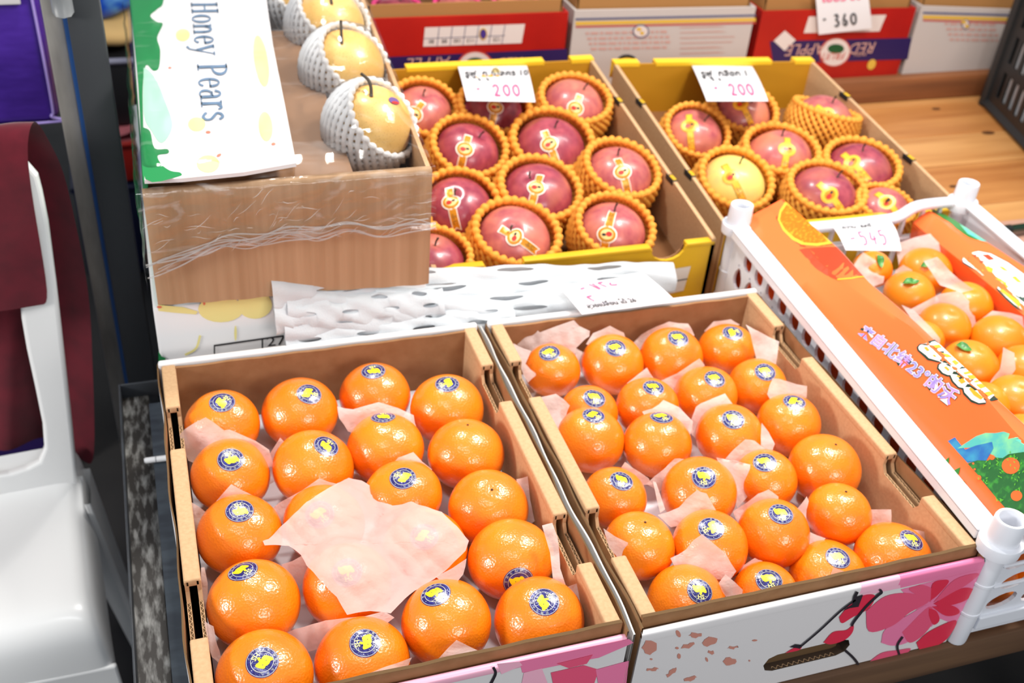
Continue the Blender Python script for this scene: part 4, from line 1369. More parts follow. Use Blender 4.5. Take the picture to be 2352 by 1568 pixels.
e = PF[0].patch(n, img_tangent(n, PF[0].c, 10, 20), .0008)
g.poly([ellipse(0, 0, .008, .0055, 14)], e, 0, sub=.005)
e = PF[0].patch(n, img_tangent(n, PF[0].c, 10, 20), .0012)
g.poly([ellipse(0, -.003, .006, .002, 10)], e, 1, sub=.005)
g.put('fruit_sticker', [mat('sticker_violet', (110, 84, 150), .3), RED_ST], bpy.data.objects['pear'])

# clear film stretched over the carton
t = thing('cling_film', 'clear wrinkled plastic film stretched over the pears and carton front', 'film', (-0.17, .76, .1))
X, Y = np.meshgrid(np.linspace(0, 1, 60), np.linspace(.499, 1.05, 90), indexing='ij')
xl = np.interp(Y, [.5, 1.05], [-.3415, -.334])
xr = np.interp(Y, [.5, 1.05], [-.0315, .0065])
X = xl + (xr - xl) * X
h = [np.full(X.shape, .2065)]
for f in PF:
    d2 = ((X - f.c[0]) ** 2 + (Y - f.c[1]) ** 2)
    h.append(f.c[2] + f.R * 1.19 - .45 * d2 / f.R)
H = .006 * np.log(sum(np.exp(a / .006) for a in h))
ed = np.clip(np.minimum((X - xl), (xr - X)) / .03, 0, 1)
H = .1925 + (H - .1925) * np.where(X > -.2, ed, np.clip((X - xl) / .006, 0, 1))
H = .193 + (H - .193) * np.clip((Y - .499) / .03, 0, 1) ** .7
P = np.stack([X, Y, H], -1)
P[..., 2] += .0010 * wob(P * [2.0, .6, 0], 1, 160, 31)[..., 0] * ed + .0006 * wob(P * [1, 1.5, 0], 1, 320, 33)[..., 1] * ed
G().grid(P).put('top_sheet', FILM, t)
xs = np.linspace(-.346, -.030, 80)
zb_ = .120 + .003 * np.sin(xs * 24) + .002 * np.sin(xs * 93 + 1) - .022 * np.exp(-((xs + .345) / .04) ** 2) + .004 * np.interp(xs, [-.34, -.03], [0, 1])
rows = []
for s in np.linspace(0, 1, 26):
    z = .193 + (zb_ - .193) * s
    p = np.stack([xs, np.full(80, .4895), z], 1)
    p[:, 1] -= .0022 * (s > .02) + .0020 * np.abs(wob(p * [.6, 0, 2.2], 1, 150, 41)[:, 0]) + (.004 * s ** 6)
    rows.append(p)
rows[0][:, 1] = .498
FILM_F = film_mat('clear_film_wrinkled', 0.015, 0.30, (18, 30, 46))
G().grid(np.array(rows)).put('front_sheet', FILM_F, t)
g = G()
for s in range(9):                                  # bunched, rope-like edge of the film
    off = np.random.RandomState(s).normal(size=4)
    p = np.stack([xs, np.full(80, .4868) + .0012 * np.sin(xs * 55 + s), zb_ + .005 * off[0] + .0035 * np.sin(xs * (30 + 9 * s) + s)], 1)
    a, b = (0, 80) if s < 3 else (int(8 * abs(off[1])), int(80 - 14 * abs(off[2])))
    g.tube(p[a:b], .00045 + .0003 * abs(off[3]), 4)
g.put('gathered_edge', sheet_mat('film_fold', (236, 236, 236), .62, .3, .15), t)
g = G()
rc_ = np.random.RandomState(12)
for k in range(64):                                 # creases as thin pale tubes, the film's glints put into their colour
    x_, z_ = rc_.uniform(-.338, -.036), .122 + .062 * rc_.rand() ** 1.3
    a_ = rc_.choice([rc_.uniform(-.25, .3), rc_.uniform(.5, 1.1)])
    l_ = rc_.uniform(.006, .032)
    q_ = np.linspace(-.5, .5, 7)
    px_ = np.clip(x_ + l_ * np.cos(a_) * q_, -.344, -.031)
    pz_ = np.clip(z_ + l_ * np.sin(a_) * q_ + .0012 * np.sin(q_ * 5 + k), .115, .188)
    g.tube(np.stack([px_, np.full(7, .4846), pz_], 1), np.array([.1, .5, .9, 1, .9, .5, .1]) * rc_.uniform(.00015, .0004), 4)
g.put('crinkles', MATS['film_fold'], t, kind='stuff')
yy = np.linspace(.492, 1.05, 40)
rows = []
for s in np.linspace(0, 1, 14):
    z = np.full(40, .197 - s * .13)
    p = np.stack([np.interp(yy, [.5, 1.05], [-.3435, -.336]), yy, z], 1)
    p[:, 0] -= .002 + .0014 * np.abs(wob(p * [0, .5, 2], 1, 120, 44)[:, 0]) + .003 * s ** 3 * (1 + .5 * np.sin(yy * 60))
    rows.append(p)
G().grid(np.array(rows)).put('side_sheet', FILM_F, t)

# ---------------------------------------------------------------- foam sleeves lying behind the mandarin boxes
SV = [((622, 672), .492, (1545, 636), .548, .022, 'topmost foam sleeve, lying against the pear carton and yellow box'),
      ((632, 726), .478, (1020, 700), .486, .020, 'short foam sleeve end tucked under the others'),
      ((660, 712), .482, (1480, 662), .520, .021, 'second foam sleeve from the top of the white foam bundle'),
      ((650, 748), .474, (1480, 686), .490, .020, 'third foam sleeve, resting behind the open mandarin boxes'),
      ((655, 780), .468, (1180, 735), .470, .016, 'lowest foam sleeve, along the back rim of the mandarin box')]
for i, ((u, v), y0, (u2, v2), y1, hw, lab) in enumerate(SV):
    a, b = at(u, v, y=y0), at(u2, v2, y=y1)
    n_, m_ = 150, 22
    s = np.linspace(0, 1, n_)
    ax = a[None] + (b - a)[None] * s[:, None]
    e1 = np.array([0, .55, .83])
    e2 = np.array([0, -.83, .55])
    ph = np.linspace(0, 2 * np.pi, m_, endpoint=False)
    lens = 1 + .05 * np.sin(s * 24 + i) + .03 * np.sin(s * 61 + 2 * i)
    P = ax[:, None, :] + (np.cos(ph)[None, :, None] * e1 * hw * lens[:, None, None]) + (np.sin(ph)[None, :, None] * e2 * .0085)
    bump = .0013 * np.sin(s[:, None] * 34 + np.cos(ph)[None] * 5.0 + i) * np.clip(np.sin(ph)[None] + .3, 0, 1)
    P = P + e2 * bump[..., None] + wob(P, .0012, 42, 70 + i) + wob(P, .0003, 260, 170 + i)
    dead = set()
    for w0, ph0 in ((2, 0), (5, 9), (8, 3)):         # lens-shaped slits along the sleeve
        for q0 in range(12 + (ph0 + 7 * i) % 17, n_ - 12, 36):
            for dq in range(-7, 8):
                q = q0 + dq
                op = .0026 * math.sqrt(max(0, 1 - (dq / 7.2) ** 2))
                mid = (P[q, w0] + P[q, w0 + 1]) / 2
                P[q, w0], P[q, w0 + 1] = mid + e1 * op - e2 * .0010, mid - e1 * op - e2 * .0010
                if dq < 7:
                    dead.add((q, w0))
    g = G().grid(P, cv=True, skip=lambda q, w: (q, w) in dead)
    o = g.put('foam_sleeve', FOAM_WHITE)
    tag(o, lab, 'foam sleeve', 'white foam sleeves')


# ---------------------------------------------------------------- price cards
def card(name, label, quad, thick=.0004, curl=.003, nx=10):
    """paper card through four corners tl, tr, br, bl; returns (object, map from unit square to the face)"""
    tl, tr, br, bl = [np.asarray(p, float) for p in quad]
    n = np.cross(tr - tl, bl - tl)
    n /= -np.linalg.norm(n)
    if n @ (CAM - tl) < 0:
        n = -n

    def fm(P, lift=0.0):
        u, v = P[:, :1], 1 - P[:, 1:2]
        X = tl * (1 - u) * (1 - v) + tr * u * (1 - v) + br * u * v + bl * (1 - u) * v
        return X + n * (curl * np.sin(np.pi * v) * (1 - 2 * 0) * (0.4 + .6 * u) - curl * .5 + lift)
    gg = np.stack(np.meshgrid(np.linspace(0, 1, nx), np.linspace(0, 1, nx), indexing='ij'), -1).reshape(-1, 2)
    g = G()
    g.grid(fm(gg).reshape(nx, nx, 3))
    g.grid(fm(gg, -thick).reshape(nx, nx, 3)[::-1])
    o = g.put(name, PAPER)
    tag(o, label, 'price card', 'hand written price cards')
    return o, fm


def pen(g, fm, pts, w, mi, asp=1.0):
    pts = smoothline(pts, 14) if len(pts) > 2 else np.array(pts, float)
    p = pts * [asp, 1]
    g.poly([[(a / asp, b) for a, b in stroke(p, w * 1.35)]], lambda P: fm(P, .0009), mi)


DIG = {'2': [[(.05, .75), (.2, .95), (.5, .95), (.68, .72), (.5, .4), (.1, .02), (.4, .06), (.8, .02)]], '0': [[(.47, .95), (.15, .75), (.1, .35), (.37, .02)], [(.35, .02), (.7, .15), (.82, .55), (.7, .88), (.43, .95)]],
       '3': [[(.1, .9), (.5, .98), (.6, .75), (.3, .55), (.65, .38), (.6, .1), (.3, .0), (.08, .12)]], '6': [[(.5, 1), (.25, .6), (.15, .2), (.4, .0), (.65, .15), (.6, .4), (.35, .42), (.18, .25)]],
       '5': [[(.1, .95), (.12, .55)], [(.1, .95), (.6, .95)], [(.12, .55), (.5, .6), (.65, .3), (.45, .02), (.1, .02)]], '4': [[(.25, .9), (.12, .35), (.75, .4)], [(.55, .6), (.5, .0)]], '-': [[(0, .45), (.6, .5)]]}


def number(g, fm, s, x, y, w, h, pw, mi, asp):
    for ch in s:
        if ch != ' ':
            for stq in DIG[ch]:
                pen(g, fm, [(x + a * w * .8, y + b * h) for a, b in stq], pw, mi, asp)
        x += w


def scrib(g, fm, body, x, y, size, mi, asp, shear=.15):
    g.text(body, lambda P: fm(np.stack([P[:, 0] / asp + x, P[:, 1] + y], 1), .0009), size, mi, align='LEFT', shear=shear, bold=.022)


yb = BR1[1]
qa = [at(1052, 151, y=yb - .006), at(1210, 149, y=yb - .006), at(1230, 232, z=.084), at(1072, 229, z=.084)]
o, fm = card('price_card', 'white price card pinned in the apple box beside the pear cartons', qa)
g = G()
scrib(g, fm, '\u0e23\u0e39\u0e1f\u0e39  \u0e01 \u0e40\u0e21\u0e25\u0e04\u0e23 10', .06, .74, .25, 0, 1.75)
for a in (.24, .36):
    pen(g, fm, [(a, .60), (a + .03, .52)], .03, 0, 1.75)
number(g, fm, '-', .18, .20, .1, .2, .03, 1, 1.75)
number(g, fm, '200', .42, .12, .14, .28, .035, 1, 1.75)
g.put('handwriting', [INK, PINK_INK], o, smooth=False)
c = fm(np.array([[.52, .80]]), .001)[0]
G().tube([c, c + (CAM - c) / np.linalg.norm(CAM - c) * .006], [.007, .004], 10).put('pin_head', mat('brass_pin', (250, 226, 160), .25, metal=.6), o)
yb = (BL2[1] + BR2[1]) / 2
qa = [at(1590, 149, y=yb - .004), at(1727, 149, y=yb - .004), at(1765, 230, z=.082), at(1624, 230, z=.082)]
o, fm = card('price_card', 'white price card pinned in the apple box behind the crate', qa)
g = G()
scrib(g, fm, '\u0e23\u0e39\u0e1f\u0e39  \u0e01\u0e25\u0e37\u0e2d\u0e01 1', .07, .72, .26, 0, 1.6)
for a in (.22, .33):
    pen(g, fm, [(a, .58), (a + .03, .51)], .035, 0, 1.6)
number(g, fm, '-', .2, .22, .1, .2, .04, 1, 1.6)
number(g, fm, '200', .44, .13, .14, .28, .035, 1, 1.6)
g.put('handwriting', [INK, PINK_INK], o, smooth=False)
qa = [at(1283, 656, z=.028), at(1482, 629, z=.028), at(1555, 692, z=.007), at(1337, 721, z=.007)]
o, fm = card('price_card', 'flat paper note with ruled lines lying on the foam sleeves', qa, curl=.0015)
o['category'] = 'note'
g = G()
scrib(g, fm, '\u0e2a\u0e38\u0e27\u0e22\u0e40\u0e1b\u0e25\u0e35\u0e48\u0e22\u0e19 \u0e44\u0e14\u0e49 26', .10, .22, .20, 0, 2.6, 0)
pen(g, fm, [(.19, .80), (.24, .82)], .03, 1, 2.6)
for L in ([(.32, .92), (.38, .70)], [(.36, .93), (.39, .72)], [(.42, .92), (.47, .75)], [(.42, .92), (.48, .93)], [(.55, .88), (.53, .80), (.60, .78)], [(.18, .52), (.22, .36)], [(.18, .52), (.24, .54)]):
    pen(g, fm, L, .03, 1, 2.6)
for yv in (.25, .4, .55, .7, .85):
    pen(g, fm, [(.03, yv), (.97, yv)], .005, 2, 2.6)
for xv in (.3, .68):
    pen(g, fm, [(xv, .03), (xv, .97)], .004, 2, 2.6)
g.put('handwriting', [INK, PINK_INK, mat('faint_rule', (214, 208, 222), .7)], o, smooth=False)

# ---------------------------------------------------------------- white crate with small mandarins
KO = np.array([0.409, -0.0105])
KW, KL = 0.372, 0.585


def rimz(b):
    return 0.012 + 0.018 * np.asarray(b, float) / KL


def K(a, b, dz):
    """crate point: a across, b along, dz above the rim line"""
    a, b, dz = np.broadcast_arrays(np.asarray(a, float), np.asarray(b, float), np.asarray(dz, float))
    return np.stack([KO[0] + a + 0.026 * b, KO[1] + b, rimz(b) + dz], -1)


def KZ(a, b, h):
    """h = 0 at the counter, 1 at the rim"""
    P = K(a, b, 0.0)
    P[..., 2] = TZ + 0.0005 + np.asarray(h) * (P[..., 2] - TZ)
    return P


def kbox(g, a0, a1, b0, b1, d0, d1, mi=0):
    n = g.n
    g.box(0, 1, 0, 1, 0, 1, mi=mi) if False else None
    V = []
    for a, b, d in [(a0, b0, d0), (a1, b0, d0), (a1, b1, d0), (a0, b1, d0), (a0, b0, d1), (a1, b0, d1), (a1, b1, d1), (a0, b1, d1)]:
        V.append(K(a, b, d))
    return g.add(V, [[3, 2, 1, 0], [4, 5, 6, 7], [0, 1, 5, 4], [1, 2, 6, 5], [2, 3, 7, 6], [3, 0, 4, 7]], mi)


def bevel(o, w, seg=2):
    m = o.modifiers.new('soft_edge', 'BEVEL')
    m.width, m.segments, m.limit_method, m.angle_limit = w, seg, 'ANGLE', math.radians(40)
    return o


crate = thing('plastic_crate', 'white plastic crate with oval holes holding small leafy mandarins', 'crate', (KO[0] + KW / 2, KL / 2, TZ))
# left wall: rows of fruit-shaped holes with a small dot over each
holes = []
hz = lambda b: -0.004 - rimz(b)
for r, (zc, sh) in enumerate(((-0.028, 0.0), (-0.066, 0.5), (-0.104, 0.0))):
    for k in range(-1, 16):
        y_ = 0.5198 - 0.0328 * (k + sh)
        b = y_ - KO[1]
        if 0.024 < b < KL - 0.03:
            zc_, zc = zc, zc + float(rimz(b))
            tear = [(b + .0108 * math.cos(a) * (1 - .18 * math.sin(a)), zc + .0150 * math.sin(a) * (1.15 if math.sin(a) > .95 else 1)) for a in [2 * math.pi * i / 14 for i in range(14)]]
            holes.append(tear)
            holes.append([(b + .0022 * math.cos(a) + .003, zc + .0198 + .0024 * math.sin(a)) for a in [2 * math.pi * i / 6 for i in range(6)]])
            zc = zc_
bl = np.linspace(.008, KL - .008, 12)
out = [(b, TZ + .012) for b in bl] + [(b, float(rimz(b)) - .004) for b in bl[::-1]]
lw = lambda P, a=-.006: np.stack([KO[0] + a + .026 * P[:, 0], KO[1] + P[:, 0], P[:, 1]], 1)
g = G().poly([out] + holes, lambda P: lw(P), thick=-.004)
g.put('left_wall', WHITE_PLASTIC, crate, smooth=False)
# front wall: tilted ovals
holes = []
for r, h in enumerate((-.020, -.050, -.079)):
    for k in range(8):
        a = .038 + .044 * k + (.0 if r % 2 else -.006)
        if .03 < a < KW - .03:
            holes.append(ellipse(a, h, .0185, .0105, 14, .25))
out = [(.008, TZ + .012), (KW - .008, TZ + .012), (KW - .008, .008), (.008, .008)]
fw = lambda P: np.stack([KO[0] + P[:, 0], np.full(len(P), KO[1] - .006), P[:, 1]], 1)
G().poly([out] + holes, fw, thick=.004).put('front_wall', WHITE_PLASTIC, crate, smooth=False)
for q0, q1, w in ((-.126, -.108, .010), (-.066, -.0625, .0085), (-.036, -.0325, .0085)):
    g = G()
    kbox(g, .01, KW - .01, -w, -.0045, q0, q1)
    bevel(g.put('front_rib', WHITE_PLASTIC, crate, smooth=False), .0015)
# right wall and base
g = G()
P = np.array([[KZ(KW, b, h) for b in np.linspace(.01, KL - .01, 8)] for h in (0.05, 0.5, 0.97)])
g.grid(P)
P2 = P + np.array([.004, 0, 0])
g.grid(P2[::-1])
g.put('right_wall', WHITE_PLASTIC, crate, smooth=False)
g = G().grid([[KZ(.0, .005, .03), KZ(.0, KL - .005, .03)], [KZ(KW, .005, .03), KZ(KW, KL - .005, .03)]])
g.put('base', WHITE_PLASTIC, crate, smooth=False)
# rims
g = G()
kbox(g, -.0165, .0105, .016, KL - .016, -.004, .0005)
kbox(g, -.0165, -.0125, .016, KL - .016, -.013, .0)
bevel(g.put('left_rim', WHITE_PLASTIC, crate, smooth=False), .0015)
g = G()
kbox(g, KW - .008, KW + .016, .016, KL - .016, -.004, .0005)
kbox(g, KW + .012, KW + .016, .016, KL - .016, -.014, .0)
bevel(g.put('right_rim', WHITE_PLASTIC, crate, smooth=False), .0015)
g = G()
kbox(g, .016, KW - .016, -.014, .008, -.005, .0005)
bevel(g.put('front_rim', WHITE_PLASTIC, crate, smooth=False), .0015)
# rear end: dipped top bar over open ribs
pa = smoothline([(.012, -.002), (.05, -.003), (.085, -.018), (.13, -.021), (.23, -.021), (.265, -.018), (.295, -.003), (.36, -.002)], 40)
g = G().tube(K(pa[:, 0], np.full(len(pa), KL), pa[:, 1]), .0095, 8, flat=.8)
kbox(g, .01, KW - .01, KL - .004, KL + .004, -.062, -.052)
kbox(g, .01, KW - .01, KL - .004, KL + .004, -.15, -.115)
g.put('rear_rails', WHITE_PLASTIC, crate)
for i, a in enumerate(np.linspace(.04, .335, 11)):
    g = G()
    kbox(g, a - .0022, a + .0022, KL - .003, KL + .003, -.118, -.022 if .07 < a < .28 else -.008)
    g.put('rear_rib', WHITE_PLASTIC, crate, smooth=False)
for a, b in ((0, 0), (KW, 0), (0, KL), (KW, KL)):
    zr = float(rimz(b))
    c = K(a, b, 0)
    x_, y_ = c[0], c[1]
    zz = [TZ + .0005, TZ + .003, TZ + .045, TZ + .0455, TZ + .048, TZ + .0485, TZ + .088, TZ + .0885, TZ + .091, TZ + .0915, zr - .012]
    rr = [.0105, .0112, .0115, .0124, .0124, .0115, .0115, .0124, .0124, .0115, .0120]
    g = G().tube([(x_, y_, z) for z in zz], rr, 20)
    g.put('corner_post', WHITE_PLASTIC, crate, angle=SHARP)
    zz = [zr - .014, zr - .001, zr, zr + .0005, zr + .026, zr + .028, zr + .028, zr + .026, zr + .002]
    rr = [.0215, .0225, .022, .0165, .0160, .0152, .0125, .0115, .011]
    th = np.linspace(0, 2 * np.pi, 24, endpoint=False)
    P = np.array([[(x_ + r * math.cos(q), y_ + r * math.sin(q) * .92, z) for q in th] for z, r in zip(zz, rr)])
    G().grid(P, cv=True).put('stacking_stub', WHITE_PLASTIC, crate, angle=SHARP)

# printed orange card liner: stands inside the left wall and folds inward over the fruit
ORANGE_CARD = mat('orange_card', (255, 112, 56), 0.22, 0.5)
LC = dict(red=mat('card_red', (214, 60, 44), .25), slice=mat('card_slice', (238, 112, 20), .25, var=((240, 240, 240), (250, 160, 40), .5, .7)), rim=mat('card_rim', (250, 186, 60), .25), deep=mat('card_deep_orange', (216, 68, 38), .25),
          white=mat('card_white', (252, 250, 246), .25), dark=mat('card_dark_green', (30, 62, 50), .3), amber=mat('card_amber', (252, 176, 52), .25), leaf=mat('card_leaf', (44, 122, 46), .3),
          blue=mat('card_blue', (40, 108, 180), .3, var=((60, 60, 60), (56, 150, 190), .4, .65)), teal=mat('card_teal', (84, 188, 180), .3, var=((60, 60, 60), (130, 214, 160), .4, .65)), bush=mat('card_bush', (32, 104, 54), .3, var=((160, 160, 160), (56, 150, 60), .5, .7)),
          lime=mat('card_lime', (96, 190, 60), .3), violet=mat('card_violet', (140, 142, 236), .3, var=((30, 30, 30), (186, 150, 232), .4, .6)))
LN = list(LC)
LCM = [ORANGE_CARD] + [LC[k] for k in LN]
IX = {k: i + 1 for i, k in enumerate(LN)}


def proj(P):
    q = (np.asarray(P) - CAM) @ ROT
    return np.stack([1176 - FPX * q[..., 0] / q[..., 2], 784 + FPX * q[..., 1] / q[..., 2]], -1)


class Strip:
    """folded card: rails of 3D points, each resampled by y; (y, s) -> point, s counts rails"""

    def __init__(s, rails):
        s.r = [np.array(sorted(map(tuple, r), key=lambda p: p[1])) for r in rails]

    def rail(s, k, y):
        r = s.r[k]
        y = np.asarray(y, float)
        o = []
        for c in (0, 2):
            v = np.interp(y, r[:, 1], r[:, c])
            lo, hi = y < r[0, 1], y > r[-1, 1]
            sl = (r[-1, c] - r[0, c]) / (r[-1, 1] - r[0, 1])
            v = np.where(lo, r[0, c] + (y - r[0, 1]) * sl, v)
            v = np.where(hi, r[-1, c] + (y - r[-1, 1]) * sl, v)
            o.append(v)
        return np.stack([o[0], y, o[1]], -1)

    def pt(s, y, q, lift=0.0):
        y, q = np.broadcast_arrays(np.asarray(y, float), np.asarray(q, float))
        k = np.clip(np.floor(q), 0, len(s.r) - 2).astype(int)
        out = np.zeros(y.shape + (3,))
        for kk in range(len(s.r) - 1):
            m = k == kk
            if m.any():
                a, b = s.rail(kk, y[m]), s.rail(kk + 1, y[m])
                w = (q[m] - kk)[..., None]
                d = b - a
                n = np.stack([-d[..., 2], np.zeros(len(d)), d[..., 0]], -1)
                n /= np.linalg.norm(n, axis=-1)[..., None] + 1e-12
                out[m] = a + d * w + n * lift
        return out

    def inv(s, px):
        px = np.asarray(px, float)
        best = None
        for q0 in (.5, 1.5):
            y, q = np.full(len(px), .3), np.full(len(px), q0)
            for _ in range(25):
                p0 = proj(s.pt(y, q))
                py, pq = (proj(s.pt(y + 1e-4, q)) - p0) / 1e-4, (proj(s.pt(y, q + 1e-4)) - p0) / 1e-4
                e = px - p0
                det = py[:, 0] * pq[:, 1] - py[:, 1] * pq[:, 0]
                det = np.where(np.abs(det) < 1e-6, 1e-6, det)
                dy = (e[:, 0] * pq[:, 1] - e[:, 1] * pq[:, 0]) / det
                dq = (py[:, 0] * e[:, 1] - py[:, 1] * e[:, 0]) / det
                y = y + np.clip(dy, -.1, .1)
                q = np.clip(q + np.clip(dq, -.4, .4), -.2, 1.999)
            er = np.linalg.norm(proj(s.pt(y, q)) - px, axis=1)
            if best is None:
                best = [y, q, er]
            else:
                m = er < best[2]
                best[0], best[1], best[2] = np.where(m, y, best[0]), np.where(m, q, best[1]), np.where(m, er, best[2])
        return best[0], best[1]

    def px(s, lift):
        def f(P):
            y, q = s.inv(P)
            return s.pt(y, q, lift)
        return f


rc = [K(.0107, b, .0008) for b in np.linspace(0, KL, 6)]
ra = [at(u, v, x=xx) for (u, v), xx in zip([(1750, 461), (1906, 633), (2090, 750), (2126, 786), (2260, 911), (2331, 995)], (.468, .462, .460, .458, .453, .450))]
rb = [at(u, v, x=xx) for (u, v), xx in zip([(1781, 443), (1927, 572), (1998, 650), (2098, 735), (2299, 925)], (.488, .484, .482, .480, .472))]
SL1 = Strip([rc, ra, rb])
lin_ = thing('card_liner', 'glossy orange printed card sleeve folded along the inside of the crate beside the mandarin box', 'card', K(.03, KL / 2, -.13))
ys = np.linspace(-.006, .578, 60)
Pc, Pa, Pb = (SL1.rail(k, ys) for k in range(3))
low = Pc.copy()
low[:, 2] = TZ + .01
low[:, 0] -= .0025
dn = Pb + np.array([.006, 0, -.05])
rows = [low, Pc + np.array([-.001, 0, -.012]), Pc]
for w in (.33, .66, .93):
    rows.append(Pc + (Pa - Pc) * w + np.array([0, 0, .001 * math.sin(w * 3)]))
rows += [Pa + np.array([.0006, 0, .0006]), Pa * .9 + Pb * .1 + np.array([0, 0, .0007]), Pa * .1 + Pb * .9 + np.array([0, 0, .0004]), Pb + np.array([.0008, 0, -.0008]), Pb + np.array([.002, 0, -.006]), dn]
rows = np.array(rows)
g = G().grid(rows)
inn = rows + np.array([.0020, 0, -.0014])
g.grid(inn[::-1], mi=1)
g.put('folded_card', [ORANGE_CARD, mat('grey_card_back', (190, 170, 158), .6)], lin_, angle=math.radians(50))
Z8 = lambda L: [(1620 + a / 2.8, 440 + b / 2.8) for a, b in L]
ZA = lambda L: [(2150 + a / 6.03, 960 + b / 6.03) for a, b in L]
ZB = lambda L: [(2080 + a / 7.13, 740 + b / 7.13) for a, b in L]
g = G()
for key, L, lift in [('deep', Z8([(470, 120), (440, 220), (460, 290), (500, 330), (560, 350), (600, 352), (700, 360), (822, 338), (700, 180), (590, 70), (530, 30)]), .0003), ('rim', Z8([(520, 62), (480, 120), (466, 180), (500, 250), (560, 310), (620, 342), (720, 350), (822, 334), (740, 225), (660, 140), (590, 75)]), .0006),
                     ('slice', Z8([(525, 85), (490, 135), (480, 185), (515, 245), (575, 300), (640, 328), (720, 332), (790, 322), (720, 225), (650, 150), (590, 92)]), .0009),
                     ('deep', Z8([(598, 375), (640, 366), (850, 352), (960, 450), (1030, 545), (940, 560), (850, 568), (790, 545), (700, 490), (640, 430)]), .0005), ('amber', Z8([(850, 562), (940, 554), (1030, 540), (1033, 547), (940, 563), (850, 571)]), .0009),
                     ('red', Z8([(773, 812), (832, 880), (815, 905), (757, 838)]), .0006),
                     ('leaf', ZA([(95, 612), (185, 540), (180, 640), (172, 712)]), .0006), ('leaf', ZA([(228, 772), (265, 715), (340, 680), (315, 780), (262, 812)]), .0006), ('leaf', ZA([(270, 828), (340, 832), (400, 880), (437, 945), (380, 915), (335, 902)]), .0006),
                     ('blue', ZA([(165, 318), (300, 245), (430, 178), (497, 195), (470, 300), (700, 300), (800, 400), (720, 592), (580, 590), (440, 622)]), .0003), ('teal', ZA([(300, 420), (560, 250), (690, 205), (820, 208), (940, 187), (1025, 215), (1000, 290), (1160, 255), (1260, 262), (1260, 520), (860, 560), (600, 400)]), .0005),
                     ('blue', ZA([(320, 470), (560, 380), (780, 330), (800, 420), (700, 590), (440, 600)]), .0007),
                     ('bush', ZA([(445, 632), (580, 585), (720, 590), (800, 545), (930, 555), (1010, 500), (1218, 470), (1300, 470), (1300, 1330), (1025, 1312), (820, 1080), (640, 862), (590, 790)]), .0009)]:
    g.poly([L], SL1.px(lift), IX[key], sub=25)
for cx, cy, r in ((1045, 660, 125), (1125, 1075, 80), (785, 545, 38), (525, 630, 15), (545, 710, 15), (600, 825, 36)):
    g.poly([ZA(ellipse(cx, cy, r, r * .92, 16))], SL1.px(.0012), IX['slice'] if False else 0)
rl = np.random.RandomState(3)
for cx, cy, n_, sp in ((1060, 540, 7, 70), (1130, 620, 6, 70), (720, 660, 6, 50), (920, 770, 6, 50), (900, 1110, 8, 60), (690, 870, 6, 50), (1140, 1000, 5, 40), (1110, 850, 6, 60), (1200, 760, 4, 60), (860, 620, 5, 50)):
    for k in range(n_):
        x_, y_, r = cx + rl.normal() * sp * .6, cy + rl.normal() * sp * .6, rl.rand() * 6.28
        g.poly([ZA([(x_ - 22 * math.cos(r), y_ - 22 * math.sin(r)), (x_ + 8 * math.sin(r), y_ - 8 * math.cos(r)), (x_ + 22 * math.cos(r), y_ + 22 * math.sin(r)), (x_ - 8 * math.sin(r), y_ + 8 * math.cos(r))])], SL1.px(.0015), IX['lime'])
BL = [(480, 290), (340, 325), (230, 355), (185, 410), (200, 470), (300, 560), (360, 620), (540, 660), (600, 650), (530, 690), (515, 760), (590, 850), (680, 890), (720, 890), (760, 980), (860, 1080), (930, 1105), (950, 1180), (1080, 1310), (1200, 1350), (1310, 1340), (1400, 1300), (1525, 1275),
      (1400, 1110), (1180, 940), (960, 745), (760, 560), (560, 360)]
WL = [(470, 322), (340, 345), (245, 375), (218, 415), (230, 455), (340, 540), (390, 590), (560, 640), (610, 665), (560, 700), (550, 750), (620, 830), (700, 865), (745, 865), (790, 965), (880, 1060), (960, 1080), (975, 1150), (1090, 1270), (1210, 1325), (1320, 1315), (1440, 1205), (1500, 1225),
      (1380, 1105), (1165, 930), (950, 745), (750, 560), (550, 370)]
g.poly([ZB(BL)], SL1.px(.0007), IX['dark'], sub=22)
g.poly([ZB(WL)], SL1.px(.0011), IX['white'], sub=22)
for L in ([(430, 395), (540, 380), (585, 430), (480, 440)], [(310, 415), (360, 405), (405, 465), (365, 475)], [(570, 515), (690, 540), (750, 580), (660, 590)], [(445, 540), (490, 535), (520, 570), (490, 570)], [(745, 655), (790, 630), (865, 680), (810, 720)], [(640, 740), (680, 725), (735, 780), (710, 800)],
          [(930, 840), (1030, 815), (1080, 850), (960, 870)], [(990, 885), (1110, 880), (1165, 930), (1060, 950)], [(870, 950), (950, 920), (1000, 975), (930, 1010)], [(835, 880), (880, 870), (915, 900), (880, 905)], [(1050, 1090), (1085, 1070), (1200, 1160), (1290, 1240), (1240, 1265), (1130, 1195)],
          [(1140, 1035), (1230, 1020), (1320, 1075), (1215, 1100)], [(1270, 1170), (1360, 1145), (1430, 1190), (1340, 1230)], [(1100, 990), (1160, 960), (1220, 985), (1140, 1000)]):
    g.poly([ZB(L)], SL1.px(.0015), IX['amber'], sub=22)
for L in ([(860, 780), (910, 740), (975, 765), (920, 770)], [(1395, 1300), (1470, 1265), (1520, 1275), (1440, 1290)]):
    g.poly([ZB(L)], SL1.px(.0016), IX['dark'])
g.put('card_print', LCM, lin_, smooth=False)
